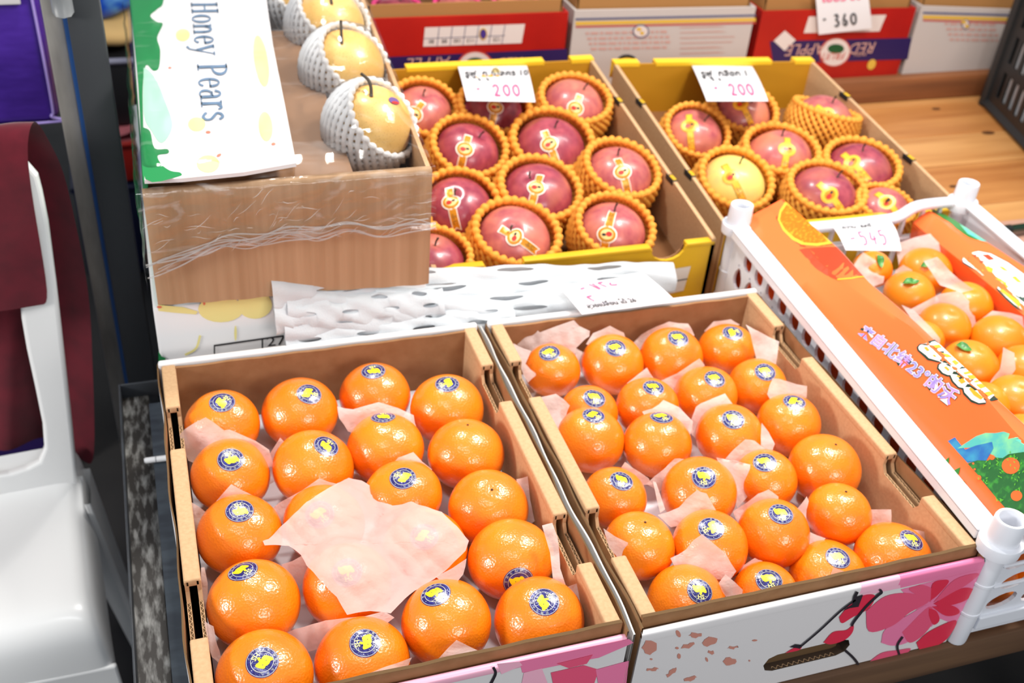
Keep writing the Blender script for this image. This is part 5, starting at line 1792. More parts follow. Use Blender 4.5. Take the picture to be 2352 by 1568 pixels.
# small lettering along the card
(y0, y1), (q0, q1) = SL1.inv([(1978, 757), (2192, 918)])
wid = np.linalg.norm(SL1.rail(1, .25) - SL1.rail(0, .25))
V, F = glyphs('\u6765\u81ea\u5317\u7eac23\u00b0\u7684\u6c83', 'CENTER', 0, 0, 1)
ext = V[:, 0].max() - V[:, 0].min()
szx = abs(y1 - y0) / ext
g = G()
for bold, lift, key in ((.085, .0006, 'dark'), (.052, .0009, 'white'), (.020, .0012, 'violet')):
    g.text('\u6765\u81ea\u5317\u7eac23\u00b0\u7684\u6c83', lambda P, lift=lift: SL1.pt((y0 + y1) / 2 - P[:, 0] * szx, (q0 + q1) / 2 + (q1 - q0) * (P[:, 0] / ext) + P[:, 1] * .0175 / wid, lift), 1.0, IX[key], bold=bold, space=1.0)
g.put('card_lettering', LCM, lin_, smooth=False)
g = G()
(ys_, qs_) = SL1.inv([Z8([(795, 858)])[0]])
g.text('\u4f73\u679c', lambda P: SL1.pt(ys_[0] - P[:, 0], qs_[0] + P[:, 1] / wid, .0009), .0085, IX['white'])
g.put('seal_lettering', LCM, lin_, smooth=False)

rd = [at(u, v, x=.716) for u, v in [(2081, 497), (2136, 543), (2209, 601), (2285, 664), (2350, 723)]]
re_ = [at(u, v, x=.738) for u, v in [(2113, 467), (2245, 577), (2352, 690)]]
rr_ = [at(u, v, x=.764) for u, v in [(2122, 468), (2184, 500), (2250, 545), (2352, 612)]]
SL2 = Strip([rd, re_, rr_])
lin2 = thing('card_liner', 'second orange card sleeve, folded along the far side of the crate', 'card', K(KW - .03, KL / 2, -.13))
ys = np.linspace(.0, .572, 40)
Pd, Pe, Pr = (SL2.rail(k, ys) for k in range(3))
rows = [Pd + np.array([.004, 0, -.03]), Pd + np.array([.0005, 0, -.003]), Pd]
for w in (.3, .6, .92):
    rows.append(Pd + (Pe - Pd) * w + np.array([-.0012, 0, .0012]) * math.sin(w * 3.1))
rows += [Pe, Pe * .9 + Pr * .1, Pr, np.stack([Pr[:, 0] + .008, Pr[:, 1], np.full(40, -.10)], 1)]
rows = np.array(rows)
g = G().grid(rows).grid((rows + np.array([.0012, 0, -.0016]))[::-1], mi=1)
g.put('folded_card', [ORANGE_CARD, MATS['grey_card_back']], lin2, angle=math.radians(50))
ZC = lambda L: [(2050 + a / 5.225, 440 + b / 5.225) for a, b in L]
g = G()
for key, L, lift in [('leaf', ZC([(370, 150), (450, 170), (560, 235), (760, 340), (900, 440), (1050, 530), (1180, 600), (1000, 580), (900, 540), (760, 440), (700, 380), (520, 270), (430, 200)]), .0004), ('teal', ZC([(800, 390), (1000, 480), (1180, 600), (1050, 590), (900, 510)]), .0007),
                     ('leaf', ZC([(432, 540), (450, 508), (500, 505), (465, 550)]), .0004), ('dark', ZC([(960, 722), (850, 762), (828, 820), (840, 860), (1000, 960), (1080, 1030), (1140, 1020), (1160, 1080), (1245, 1140), (1240, 1170), (1340, 1280), (1450, 1380), (1600, 1480), (1600, 1000), (1400, 850), (1180, 740), (1020, 712)]), .0006),
                     ('white', ZC([(965, 735), (870, 770), (842, 820), (852, 850), (1010, 945), (1085, 1012), (1150, 1005), (1180, 1065), (1262, 1130), (1260, 1165), (1360, 1270), (1460, 1360), (1600, 1450), (1600, 1010), (1390, 860), (1180, 752), (1030, 722)]), .0010)]:
    g.poly([L], SL2.px(lift), IX[key], sub=25)
for i, L in enumerate([[(900, 810), (950, 770), (1010, 760), (1005, 800), (1040, 830), (1110, 840), (1060, 870), (1040, 900), (985, 870), (960, 830)], [(1060, 915), (1150, 900), (1210, 930), (1200, 980), (1130, 960), (1080, 960)], [(1070, 765), (1150, 760), (1230, 820), (1160, 830)], [(1270, 900), (1330, 910), (1400, 965), (1330, 950)],
                       [(1230, 1050), (1280, 1045), (1350, 1095), (1410, 1085), (1400, 1110), (1430, 1165), (1370, 1160), (1320, 1100)], ellipse(1495, 1215, 36, 18, 12), [(1280, 1190), (1320, 1180), (1440, 1270), (1530, 1330), (1520, 1400), (1420, 1310)], [(1430, 1030), (1480, 1020), (1560, 1100), (1500, 1090)]]):
    g.poly([ZC(L)], SL2.px(.0014), IX['deep' if i in (0, 2) else 'amber'])
g.put('card_print', LCM, lin2, smooth=False)

CR = [((2003, 618), 46, (2020, 598, 8, 40)), ((2125, 624), 60, (2133, 606, 40, -12)), ((2222, 622), 58, None), ((2088, 676), 58, (2092, 648, 28, -4)), ((2218, 702), 60, None), ((2300, 686), 62, (2316, 696, 30, 18)), ((2168, 752), 60, None), ((2294, 784), 64, None),
      ((2226, 842), 66, (2214, 799, 30, 12)), ((2118, 782), 50, None), ((2352, 850), 62, None), ((2330, 922), 66, None), ((2352, 1010), 64, None), ((2262, 930), 58, None), ((2388, 740), 60, None)]
posn = ['by the price tag', 'second along the far end', 'deep under the far card sleeve', 'in the second row, leaf stub on top', 'behind the large tissue triangle', 'under the far card sleeve with a dark leaf', 'in front of the large tissue triangle', 'below the letters of the far sleeve',
        'with a short green leaf, third row', 'tucked beside the near card sleeve', 'beside the standing tissue fold', 'in the fourth row, by the big letters', 'lowest one showing, crate middle', 'beneath the big letters of the near sleeve', 'at the far card sleeve, outermost']
SMF = []
for i, ((u, v), rp, lf) in enumerate(CR):
    c = at(u, v, z=-.022 if i not in (2, 5) else -.035)
    R = rp * depth(c) / FPX
    f = Fruit(c, R, .88, (.1 * math.sin(i), -.15, 1), 1200 + i, dent=.06)
    SMF.append(f)
    o = G().grid(f.mesh(28, 40), cv=True).put('small_mandarin', SMALL_SKIN, org=c)
    tag(o, f'small {"leafy " if lf else ""}mandarin in white crate, {posn[i]}', 'mandarin', 'small mandarins in the white crate')
    if lf:
        n = f.hit(lf[0], lf[1])
        e = f.patch(n, img_tangent(n, f.c, lf[2], lf[3]), .001)

        def lm(P, e=e, n=n):
            X = e(P)
            return X + n * (.002 + 60 * P[:, :1] ** 2 + .0015 * np.sin(P[:, 1:2] * 300))
        G().poly([[(-.0005, .013), (.005, .006), (.006, -.002), (.003, -.010), (0, -.014), (-.003, -.010), (-.0055, -.002), (-.005, .006)]], lm, sub=.004).put('leaf', LEAF, o)
        b = f.c + n * float(f.rad(n[None])[0])
        G().tube([b, b + n * .003], [.0018, .0014], 6).put('stem_stub', LEAF, o)
for i, (x_, y_, z_) in enumerate(((.462, .024, -.038), (.521, .025, -.042), (.465, .026, -.096), (.526, .026, -.099), (.580, .026, -.045))):
    f = Fruit((x_, y_, z_), .029, .9, (0, 0, 1), 1300 + i)
    o = G().grid(f.mesh(24, 32), cv=True).put('small_mandarin', SMALL_SKIN, org=f.c)
    tag(o, 'small mandarin behind front holes of white crate, ' + ['upper, by the corner post', 'upper, second from corner post', 'lower, by the corner post', 'lower, second from corner post', 'upper, third from corner post'][i], 'mandarin', 'small mandarins in the white crate')
TC = [(0, -.9, [(1962, 607), (1982, 579), (2010, 598), (2034, 620), (2027, 650), (2000, 660), (1975, 640)], 'by the price tag'), (1, -1.0, [(2056, 640), (2058, 620), (2075, 608), (2096, 620), (2096, 642), (2075, 650)], 'on the second mandarin of the far end'),
      (6, .4, [(2080, 715), (2120, 695), (2158, 675), (2206, 667), (2230, 696), (2246, 762), (2225, 780), (2190, 740), (2150, 730)], 'the largest, a triangle across the middle'), (1, .5, [(2058, 560), (2100, 545), (2137, 536), (2182, 590), (2180, 640), (2120, 620), (2065, 620)], 'standing against the far end'),
      (9, -1.0, [(2070, 700), (2100, 712), (2140, 752), (2160, 778), (2158, 800), (2135, 775), (2100, 742)], 'along the near card sleeve'), (7, .3, [(2240, 745), (2260, 728), (2282, 713), (2320, 718), (2362, 731), (2352, 765), (2292, 760)], 'below the far sleeve letters'),
      (11, .4, [(2303, 797), (2329, 810), (2332, 848), (2300, 890), (2268, 890), (2296, 848)], 'standing like a narrow fold'), (6, -.2, [(2120, 600), (2150, 590), (2200, 640), (2235, 665), (2210, 672), (2160, 655)], 'between the far end fruit')]
for i, (k, off, pg, pos) in enumerate(TC):
    f = SMF[k]
    p = f.c - VIEW * off * f.R
    cen = np.mean(pg, 0)
    p = atp(cen[0], cen[1], p, VIEW)

    def fm(P, p=p, i=i):
        X = pxplane(p, VIEW + np.array([.1, -.1, 0]), 0)(P)
        return X + VIEW * (wob(X, .0016, 130, 400 + i)[:, :1] + wob(X, .001, 300, 440 + i)[:, 1:2])
    o = G().poly([pg], fm, sub=12).put('tissue_paper', TISSUE)
    tag(o, f'pink tissue scrap in the white crate, {pos}', 'tissue', 'tissue scraps in the white crate')
qa = [at(1912, 514, y=.572), at(2046, 503, y=.568), at(2072, 572, y=.515), at(1944, 570, y=.515)]
o, fm = card('price_card', 'crumpled white price slip hanging inside the far end of the crate', qa, curl=.006, nx=14)
g = G()
scrib(g, fm, '\u0e2b\u0e27\u0e32\u0e19  \u0e23\u0e2a\u0e14\u0e35', .12, .84, .20, 0, 1.7)
number(g, fm, '-545', .16, .16, .17, .46, .03, 1, 1.7)
g.put('handwriting', [INK, PINK_INK], o, smooth=False)

# ---------------------------------------------------------------- far row of cartons on the raised plank
RED = mat('carton_red', (184, 28, 20), .35, var=((6, 6, 6), (160, 20, 18), .35, .7))
NAVY_P = mat('carton_navy', (42, 28, 84), .35)
GREYW = mat('carton_grey_white', (194, 184, 179), .45)
RP = [RED, NAVY_P, mat('label_white', (222, 208, 202), .5), mat('logo_green', (24, 84, 48), .4), mat('carton_yellow', (222, 178, 70), .4), mat('carton_line_red', (196, 72, 60), .4), INK, mat('faint_pink', (202, 156, 146), .5), mat('carton_slate', (96, 96, 124), .4), mat('print_violet', (70, 48, 130), .4)]
YB = 1.27
PT = TZ + .0525
px5 = lambda L, lift=.0006: (L, lift)
FY = (0, YB, 0)


def carton(x0, x1, zt, red, label, tilt):
    t = thing('fruit_carton', label, 'box', ((x0 + x1) / 2, YB + .15, PT), 'cartons along the raised plank')
    front = RED if red else GREYW
    d = YB + .31
    G().poly([[(x0, PT), (x1, PT), (x1, zt - tilt), (x0, zt)]], lambda P: np.stack([P[:, 0], np.full(len(P), YB), P[:, 1]], 1), thick=.005).put('front_panel', front, t, smooth=False)
    wall(G(), (x0, YB + .004, zt), (x0, d, zt), PT, .005, inward=(1, 0, 0)).put('side_panel', front, t, smooth=False)
    wall(G(), (x1, YB + .004, zt - tilt), (x1, d, zt - tilt), PT, .005, inward=(-1, 0, 0)).put('side_panel', front, t, smooth=False)
    wall(G(), (x0, d, zt), (x1, d, zt - tilt), PT, .005, inward=(0, -1, 0)).put('back_panel', KRAFT_IN, t, smooth=False)
    g = G().poly([[(x0 + .012, zt - .02), (x1 - .012, zt - tilt - .02), (x1 - .008, zt - tilt + .020), (x0 + .008, zt + .020)]], lambda P: np.stack([P[:, 0], np.full(len(P), YB + .012), P[:, 1]], 1), thick=.004)
    wall(g, (x0 + .008, YB + .012, zt + .020), (x0 + .008, d, zt + .020), PT + .02, .004, inward=(1, 0, 0))
    wall(g, (x1 - .008, YB + .012, zt - tilt + .020), (x1 - .008, d, zt - tilt + .020), PT + .02, .004, inward=(-1, 0, 0))
    g.put('inner_tray', mat('tray_kraft', (166, 116, 62), .7), t, smooth=False)
    g = G()
    X, Y = np.meshgrid(np.linspace(x0 + .01, x1 - .01, 30), np.linspace(YB + .012, d, 20), indexing='ij')
    P = np.stack([X, Y, np.interp(X, [x0, x1], [zt + .022, zt - tilt + .022]) + .010 * np.sin((X - x0) / (x1 - x0) * 3.14) + .004 * np.clip((Y - YB) / .05, 0, 1)], -1)
    P += wob(P, .0015, 120, int(x0 * 100) + 5)
    g.grid(P).put('film_cover', FILM, t)
    for k in range(3):
        f = Fruit((x0 + (x1 - x0) * (.2 + .3 * k), YB + .075, zt - .028), .044, .9, (.1, -.2, 1), int(1500 + x0 * 40 + k), dent=.1, lump=.012)
        a = apple(f, APPLE_BLUSH if k % 2 else APPLE_RED, f'apple in pink foam net under film, {ORD[k]} along in the {label.replace(",", "")}'[:200], 'apples in pink nets', (.05, -.2, 1), None, 1, netm=FOAM_PINK)
    return t


def carton_px(uL, uR, v, red, label, tilt):
    a, b = at(uL, v, y=YB), at(uR, v, y=YB)
    return carton(a[0], b[0], a[2], red, label, tilt)


a0, a1 = at(850, 44, y=YB), at(1306, 28, y=YB)
c1_ = carton(a0[0] - .01, a1[0], float(a0[2]), True, 'red carton, nearest the pears', float(a0[2] - a1[2]))
a0, a1 = at(1320, 24, y=YB), at(1737, 16, y=YB)
c2_ = carton(a0[0], a1[0], float(a0[2]), False, 'white carton, between red cartons', float(a0[2] - a1[2]))
a0, a1 = at(1752, 26, y=YB), at(2105, 18, y=YB)
c3_ = carton(a0[0], a1[0], float(a0[2]), True, 'red carton, with round logo', float(a0[2] - a1[2]))
a0, a1 = at(2118, 14, y=YB), at(2440, 26, y=YB)
c4_ = carton(a0[0], a1[0], float(a0[2]), False, 'white carton, beside black crate', float(a0[2] - a1[2]))


def fy(lift):
    return pxplane(FY, FN, lift)


g = G()
g.poly([[(850, 133), (1303, 112), (1303, 200), (850, 200)]], fy(.0005), 1)
for L, mi, li in (([(976, 63), (1206, 55), (1198, 99), (972, 107)], 2, .0006), (ellipse(1110, 78, 9, 14, 14), 4, .0014), (ellipse(1110, 78, 7, 11, 14), 9, .0018), (ellipse(1092, 152, 42, 36, 24), 5, .0008), (ellipse(1092, 152, 38, 32, 24), 2, .0011), (ellipse(1092, 148, 24, 16, 18), 3, .0014)):
    g.poly([L], fy(li), mi)
for k in range(1, 7):
    u0, u1 = 976 + (1206 - 976) * k / 7.6, 972 + (1198 - 972) * k / 7.6
    g.poly([[(u0 + 2, 63 - k * 1.1), (u0 + 3.5, 63 - k * 1.1), (u1 + 3, 106 - k), (u1 + 1.5, 106 - k)]], fy(.001), 8)
g.poly([[(974, 88), (1160, 81), (1160, 82.5), (974, 89.5)]], fy(.001), 8)
for k, s in enumerate(('80', '88', '100', '113', '', '125')):
    if s:
        c = at(991 + 30 * k, 95 - k * .9, y=YB - .0012)
        g.text(s, plane(c, (-1, 0, 0), (0, 0, -1)), .010, mi=6)
for s, u in (('APPLE', 985), ('RED', 1170)):
    c = at(u, 143, y=YB - .0012)
    g.text(s, plane(c, (-1, 0, 0), (0, 0, -1)), .030, mi=7, shear=.2)
g.put('carton_print', RP, c1_, smooth=False)
g = G()
g.poly([[(1768, 95), (2094, 87), (2085, 136), (1776, 146)]], fy(.0005), 1)
for L, mi, li in (([(1858, 38), (2036, 34), (2020, 72), (1846, 76)], 2, .0006), ([(1803, 70), (1828, 92), (1802, 117), (1777, 94)], 2, .0009), (ellipse(1918, 120, 37, 33, 26, -.5), 5, .0008), (ellipse(1918, 120, 34, 30, 26, -.5), 2, .0011), (ellipse(1920, 112, 19, 11, 18), 3, .0014)):
    g.poly([L], fy(li), mi)
for s, u, v, sz, mi in (('APPLE', 1852, 112, .034, 7), ('RED', 1982, 109, .034, 7), ('FRESH', 1977, 124, .011, 7), ('FRUIT', 1914, 128, .022, 5)):
    c = at(u, v, y=YB - .0016)
    g.text(s, plane(c, (-1, 0, 0), (0, 0, -1)), sz, mi=mi, shear=.15)
g.poly([ellipse(2002, 148, 9, 13, 12, .5)], fy(.0008), 4)
g.put('carton_print', RP, c3_, smooth=False)
for cc, (u0, u1), dv, extra in ((c2_, (1322, 1736), -9, True), (c4_, (2120, 2420), 8, False)):
    g = G()
    v0 = 42 if extra else 27
    for off, w, mi in ((0, 4.5, 8), (8, 8, 4), (18, 3.5, 5)):
        g.poly([[(u0, v0 + off), (u1, v0 + off + dv), (u1, v0 + off + dv + w), (u0, v0 + off + w)]], fy(.0006), mi)
    rl = np.random.RandomState(5)
    ub = 1345 if extra else 2170
    for row in range(4):
        uu = ub + row * 4
        while uu < ub + (190 if extra else 120):
            w = 5 + rl.rand() * 14
            vv = (74 if extra else 52) + row * 12 + dv * (uu - ub) / 400
            g.poly([[(uu, vv), (uu + w, vv), (uu + w, vv + 5), (uu, vv + 5)]], fy(.0006), 7)
            uu += w + 4
    eu, ev = (1472, 72) if extra else (2218, 56)
    g.poly([ellipse(eu, ev, 19 if extra else 9, 16 if extra else 12, 18)], fy(.001), 8)
    g.poly([ellipse(eu, ev, 16 if extra else 7, 13 if extra else 10, 18)], fy(.0014), 2)
    g.poly([ellipse(eu - 4, ev - 5, 6, 4, 12)], fy(.0018), 4)
    g.poly([ellipse(eu + 3, ev + 4, 5, 4, 12)], fy(.0018), 4)
    if extra:
        g.poly([ellipse(1440, 142, 24, 17, 18)], fy(.001), 6)
        g.poly([ellipse(1440, 144, 19, 12, 18)], fy(.0014), 4)
        for row in range(7):
            g.poly([[(1562, 62 + row * 12), (1690 - rl.rand() * 50, 59 + row * 12), (1690 - rl.rand() * 40, 61 + row * 12), (1562, 64 + row * 12)]], fy(.0006), 7)
    g.put('carton_print', RP, cc, smooth=False)
qa = [at(1872, -30, y=YB - .006), at(1991, -36, y=YB - .006), at(2003, 66, y=YB - .010), at(1881, 80, y=YB - .010)]
o, fm = card('price_card', 'upright white price card fixed to the red carton with a round logo', qa, curl=.002)
g = G()
number(g, fm, '-', .1, .24, .1, .16, .03, 0, 1.1)
number(g, fm, '360', .30, .14, .155, .26, .03, 0, 1.1)
scrib(g, fm, '\u0e40\u0e1a\u0e2d\u0e23\u0e4c 80', .10, .76, .26, 1, 1.1)
g.put('handwriting', [INK, PINK_INK], o, smooth=False)

# ---------------------------------------------------------------- black crate and what lies beside it
BLACK = mat('black_crate_plastic', (34, 36, 38), .45, .5)
BO = np.array([1.385, 1.205])
bx, by = np.array([.961, -.276]), np.array([-.276, -.961])
BP = lambda a, b, z: np.array([BO[0] + bx[0] * a + by[0] * b, BO[1] + bx[1] * a + by[1] * b, z])
t = thing('black_crate', 'black slatted plastic crate standing on the pine counter before the striped carton', 'crate', BP(.17, .23, TZ))
HB = .27


def bwall(o_, d_, L, nrm, name):
    holes = []
    for r in range(3):
        for k in range(int((L - .06) / .030)):
            x_ = .045 + .030 * k
            z_ = .035 + .075 * r
            holes.append([(x_ - .008, z_), (x_ + .008, z_), (x_ + .008, z_ + .055), (x_ - .008, z_ + .055)])
    o_ = np.array([o_[0], o_[1], TZ + .0005])
    G().poly([[(0, 0), (L, 0), (L, HB), (0, HB)]] + holes, plane(o_, (d_[0], d_[1], 0), (0, 0, 1)), thick=.004).put(name, BLACK, t, smooth=False)


bwall(BO, by, .46, None, 'slatted_wall')
bwall(BO + by * .46, bx, .34, None, 'slatted_wall')
bwall(BO + bx * .34 + by * .46, -by, .46, None, 'slatted_wall')
bwall(BO + bx * .34, -bx, .34, None, 'slatted_wall')
for a, b in ((0, 0), (.34, 0), (0, .46), (.34, .46)):
    G().tube([BP(a, b, TZ + .001), BP(a, b, TZ + HB + .005)], .011, 8).put('corner_post', BLACK, t, angle=SHARP)
for z0, w in ((TZ + .0005, .010), (TZ + HB - .012, .012)):
    lp = [BP(a, b, z0 + .008) for a, b in ((0, 0), (0, .46), (.34, .46), (.34, 0))]
    for i in range(4):
        G().tube([lp[i], lp[(i + 1) % 4]], w, 4).put('rim_bar', BLACK, t, smooth=False)
t = thing('foam_box', 'white foam box standing inside the black slatted crate', 'box', BP(.17, .23, TZ))
V = [BP(a, b, z) for z in (TZ + .012, TZ + .24) for a, b in ((.02, .02), (.02, .44), (.32, .44), (.32, .02))]
bevel(G().add(V, [[0, 1, 2, 3], [7, 6, 5, 4], [0, 4, 5, 1], [1, 5, 6, 2], [2, 6, 7, 3], [3, 7, 4, 0]]).put('body', mat('white_polystyrene', (236, 238, 242), .7), t, smooth=False), .006)
V = [BP(a, b, z) for z in (TZ + .241, TZ + .262) for a, b in ((.015, .015), (.015, .445), (.325, .445), (.325, .015))]
bevel(G().add(V, [[0, 1, 2, 3], [7, 6, 5, 4], [0, 4, 5, 1], [1, 5, 6, 2], [2, 6, 7, 3], [3, 7, 4, 0]]).put('lid', MATS['white_polystyrene'], t, smooth=False), .006)
c = at(2322, 552, z=TZ + .03)
t = thing('low_carton', 'low brown carton on the pine counter beyond the white crate', 'box', (c[0] + .1, c[1] + .05, TZ))
G().box(c[0], c[0] + .22, c[1] - .10, c[1] + .06, TZ + .0005, TZ + .03, bev=.002).put('body', mat('pinkish_kraft', (186, 142, 122), .7), t, angle=SHARP)
G().box(c[0] + .015, c[0] + .205, c[1] - .021, c[1] - .019, TZ + .0302, TZ + .0308).put('lid_seam', KRAFT_DARK, t, smooth=False)
a = at(2306, 528, z=TZ + .044)
b = a + np.array([.26, .01, 0])
s = np.array([0, .004, .006, .05, .08, .10, .20, .25, .255]) / .255
t = thing('glass_bottle', 'dark green glass bottle lying on the low brown carton', 'bottle', (a + b) / 2 - np.array([0, 0, .014]))
G().tube([a + (b - a) * q for q in s], [.0065, .0075, .0068, .0068, .010, .0135, .0137, .0135, .009], 16).put('bottle_glass', mat('dark_green_glass', (18, 44, 26), .12, .6, coat=.3), t)
G().tube([a - (b - a) * .012, a + (b - a) * .05], [.0078, .0080], 14).put('cap', mat('dark_cap', (30, 34, 30), .3), t, angle=SHARP)

# ---------------------------------------------------------------- chair with a cloth, at the counter end
YC = .70
t = thing('plastic_chair', 'white moulded plastic chair with open back, at the end of the counter', 'chair', (-.685, .56, FZ))
XC = -.685
opx = [(62, 362), (88, 392), (98, 430), (112, 500), (130, 640), (148, 800), (166, 960), (180, 1105), (176, 1160)]
ipx = [(20, 1075), (60, 1062), (90, 1046), (102, 1015), (98, 960), (82, 881), (62, 790), (50, 720), (42, 640), (46, 560), (56, 490), (40, 440), (0, 420)]
Q = lambda L: [tuple(at(u, v, y=YC)[[0, 2]]) for u, v in L]
ro, ri = Q(opx), Q(ipx)
top = [(ro[0][0] - .02, ro[0][1] + .010), (ro[0][0] - .07, ro[0][1] + .018)]
outer = [(2 * XC - x_, z_) for x_, z_ in ro[::-1]] + [(2 * XC - x_, z_) for x_, z_ in top] + top[::-1] + ro
inner = ri + [(2 * XC - x_, z_) for x_, z_ in ri[::-1]]


def lean(P):
    return np.stack([P[:, 0], np.full(len(P), YC), P[:, 1]], 1)


o = G().poly([outer, inner], lean, thick=-.014).put('backrest', CHAIR_PLASTIC, t, smooth=False)
bevel(o, .005, 3)
prof = np.array([(.722, -.318), (.708, -.345), (.68, -.362), (.60, -.372), (.52, -.366), (.470, -.360), (.445, -.366), (.428, -.385), (.420, -.42), (.416, -.455)])
hw = np.interp(prof[:, 0], [.41, .72], [.222, .200])
us = np.array([-1.06, -1.05, -1.02, -.97, -.88, -.6, -.25, 0, .25, .6, .88, .97, 1.02, 1.05, 1.06])
dz = np.array([-.075, -.045, -.014, -.003, 0, -.004, -.008, -.009, -.008, -.004, 0, -.003, -.014, -.045, -.075])
P = np.array([[(XC + u * w, y_, z_ + d) for u, d in zip(us, dz)] for (y_, z_), w in zip(prof, hw)])
o = G().grid(P).put('seat', CHAIR_PLASTIC, t)
m = o.modifiers.new('round', 'SUBSURF')
m.levels = m.render_levels = 2
# front apron with its arch between the legs
ar = [(XC + .18 * math.cos(a), -.60 + .105 * math.sin(a)) for a in np.linspace(math.pi, 0, 14)]
o = G().poly([[(XC - .236, -.44), (XC - .246, -.60)] + ar + [(XC + .246, -.60), (XC + .236, -.44)]], lambda P: np.stack([P[:, 0], .4165 - .05 * (-.44 - P[:, 1]), P[:, 1]], 1), thick=.008).put('front_apron', CHAIR_PLASTIC, t, smooth=False)
bevel(o, .003)
for sx in (-1, 1):
    for y0, y1, zt in ((.425, .385, -.50), (.70, .745, -.36)):
        s = np.linspace(0, 1, 8)
        rows = []
        for q in s:
            w, cx = .062 - .030 * q, XC + sx * (.205 + .035 * q)
            yy, zz = y0 + (y1 - y0) * q, zt + (FZ + .001 - zt) * q
            d_ = 1 if y0 < .6 else -1
            rows.append([(cx + sx * .014, yy - d_ * .012, zz), (cx + sx * .014, yy + d_ * w, zz), (cx + sx * .005, yy + d_ * w, zz), (cx + sx * .004, yy + d_ * .002, zz), (cx - sx * (w - .016), yy + d_ * .002, zz), (cx - sx * (w - .016), yy - d_ * .012, zz)])
        bevel(G().grid(np.array(rows), cv=True).put('leg', CHAIR_PLASTIC, t, smooth=False), .002)
MAROON = mat('maroon_cloth', (98, 14, 32), .85, .2, sheen=.25, var=((30, 30, 30), (80, 10, 26), .35, .7))
tx, tz = ro[0][0] + .012, ro[0][1] + .028
us = np.linspace(0, 1, 46)
prof = [(-.020, -.22), (-.022, -.10), (-.018, -.02), (-.008, .010), (.012, .016), (.030, .006), (.040, -.03), (.046, -.12), (.05, -.22), (.052, -.32), (.05, -.42), (.05, -.50)]
rows = []
for i, (dy, dzv) in enumerate(prof):
    xr_ = np.interp(i, [0, 2, 4, 6, 8, 11], [tx - .017, tx - .011, tx + .004, tx + .022, tx + .026, tx - .01])
    xs = XC - .24 + (xr_ - (XC - .24)) * us
    fold = np.sin(us * 26 + i * .35) * (.004 + .0014 * i) + np.sin(us * 11 + 1) * .004
    drop = -.07 * np.clip((us - .82) / .18, 0, 1) ** 1.6 * (0 if i < 5 else .5 if i < 7 else .4) - .015 * np.sin(us * 7) * (i > 9)
    leanv = 0.0
    rows.append(np.stack([xs, YC + leanv + dy + fold * (i > 3) + .003 * (i <= 3) * np.sin(us * 20), tz + dzv + drop], 1))
o = G().grid(np.array(rows)).put('draped_cloth', MAROON)
m = o.modifiers.new('soft_folds', 'SUBSURF')
m.levels = m.render_levels = 2
tag(o, 'dark maroon cloth hung over the back of the white plastic chair', 'cloth')
PURPLE = mat('purple_vinyl', (74, 42, 150), .38, .5, var=((9, 9, 14), (58, 32, 126), .4, .7), bump=((12, 12, 30), .3, .01))
t = thing('purple_cabinet', 'purple vinyl covered cabinet standing behind the white plastic chair', 'cabinet', (-.68, 1.36, FZ))
G().box(-.92, -.560, 1.22, 1.52, FZ, -.055, bev=.012).put('body', mat('purple_vinyl_dark', (62, 40, 120), .5), t, angle=SHARP)
G().box(-.93, -.461, 1.20, 1.53, -.05, .30, bev=.018, seg=4).put('upper_cover', PURPLE, t, angle=SHARP)
pp = [(-.471, 1.199, .28), (-.468, 1.198, .0), (-.473, 1.198, -.034), (-.484, 1.198, -.045), (-.90, 1.198, -.047)]
G().tube(smoothline(pp, 30), .0022, 6).put('seam_piping', mat('pale_piping', (170, 150, 220), .4), t)
c = at(20, 4, y=1.196)
o = G().box(c[0] - .05, c[0] + .016, 1.194, 1.1985, c[2] - .004, c[2] + .05, bev=.001).put('paper_tag', PAPER)
tag(o, 'small white tag stuck on the purple cabinet', 'tag')

# ---------------------------------------------------------------- things on the floor beyond the post
def stackbox(name, lab, cat, x0, x1, y0, y1, z0, z1, m, detail, bev=.008):
    t = thing(name, lab, cat, ((x0 + x1) / 2, (y0 + y1) / 2, z0))
    G().box(x0, x1, y0, y1, z0, z1, bev=bev, seg=3).put('body', m, t, angle=SHARP)
    detail(t)
    return t


def rimdet(x0, x1, y0, y1, z, m, nm='rim'):
    def f(t):
        g = G()
        for a, b in (((x0, y0), (x1, y0)), ((x1, y0), (x1, y1)), ((x1, y1), (x0, y1)), ((x0, y1), (x0, y0))):
            g.tube([(a[0], a[1], z), (b[0], b[1], z)], .008, 6)
        g.put(nm, m, t)
    return f


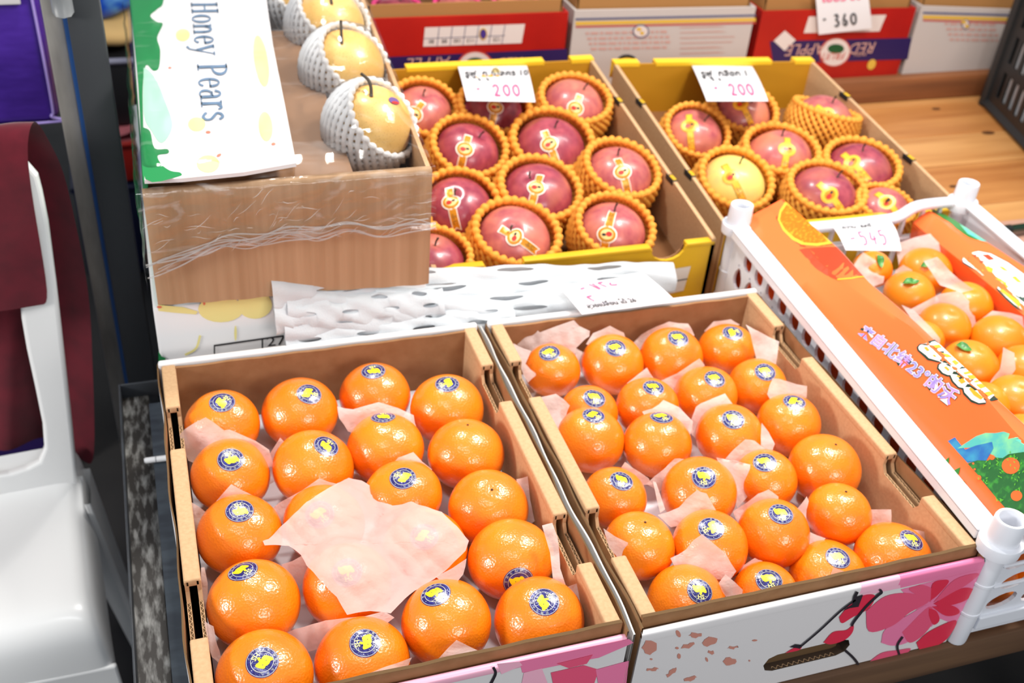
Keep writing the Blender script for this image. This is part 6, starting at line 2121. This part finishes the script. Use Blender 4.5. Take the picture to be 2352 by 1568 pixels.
DKB = mat('dark_blue_bin', (22, 30, 66), .5)
RB = mat('red_basin', (186, 40, 30), .4)
stackbox('storage_bin', 'dark blue storage bin on the floor at the bottom of the far stack', 'bin', -.52, -.30, 1.95, 2.3, FZ, -.56, DKB, rimdet(-.52, -.30, 1.95, 2.3, -.565, DKB))
stackbox('red_basin', 'red plastic basin on the dark blue storage bin', 'basin', -.50, -.31, 1.96, 2.28, -.556, -.452, RB, rimdet(-.50, -.31, 1.96, 2.28, -.456, RB))
P = np.array([[(-.495 + .18 * u, 1.965 + .30 * v, -.444 + .012 * math.sin(u * 9) * math.cos(v * 7) + .02 * math.sin(u * 3)) for v in np.linspace(0, 1, 12)] for u in np.linspace(0, 1, 14)])
Pb_ = P.copy()
Pb_[..., 2] = -.451
o = G().grid(P).grid(Pb_[::-1]).put('pink_cloth', mat('dusty_pink_cloth', (190, 104, 112), .8))
tag(o, 'crumpled dusty pink cloth lying on the red basin', 'cloth')
BK = mat('black_case', (22, 22, 25), .5)
stackbox('black_case', 'tall black case standing on the pink cloth in the far stack', 'case', -.49, -.315, 2.0, 2.25, -.425, -.262, BK, rimdet(-.49, -.315, 2.0, 2.25, -.266, mat('pale_trim', (150, 150, 170), .4), 'pale_trim'), .006)
TAN = mat('tan_sack', (222, 182, 118), .8)
o = G()
th, ph = np.meshgrid(np.linspace(.02, 3.12, 14), np.linspace(0, 6.283, 24, endpoint=False), indexing='ij')
P = np.stack([-.405 + .085 * np.sign(np.cos(ph)) * np.abs(np.cos(ph)) ** .6 * np.sin(th) ** .6, 2.12 + .11 * np.sin(ph) * np.sin(th) ** .6, -.224 + .036 * np.cos(th)], -1)
P += wob(P, .004, 50, 91)
o.grid(P, cv=True)
o = o.put('tan_sack', TAN)
tag(o, 'plump tan sack lying on the tall black case', 'sack')
o = G()
P = np.stack([-.395 + .075 * np.cos(ph) * np.sin(th) ** .5 * (1.15 - .2 * np.cos(th)), 2.14 + .09 * np.sin(ph) * np.sin(th) ** .5, -.140 + .050 * np.cos(th)], -1)
P += wob(P, .006, 45, 95)
o.grid(P, cv=True)
o = o.put('blue_bag', mat('bright_blue_bag', (34, 90, 214), .35, var=((14, 14, 14), (120, 190, 240), .55, .7)))
tag(o, 'bright blue plastic bag on top of the tan sack', 'bag')
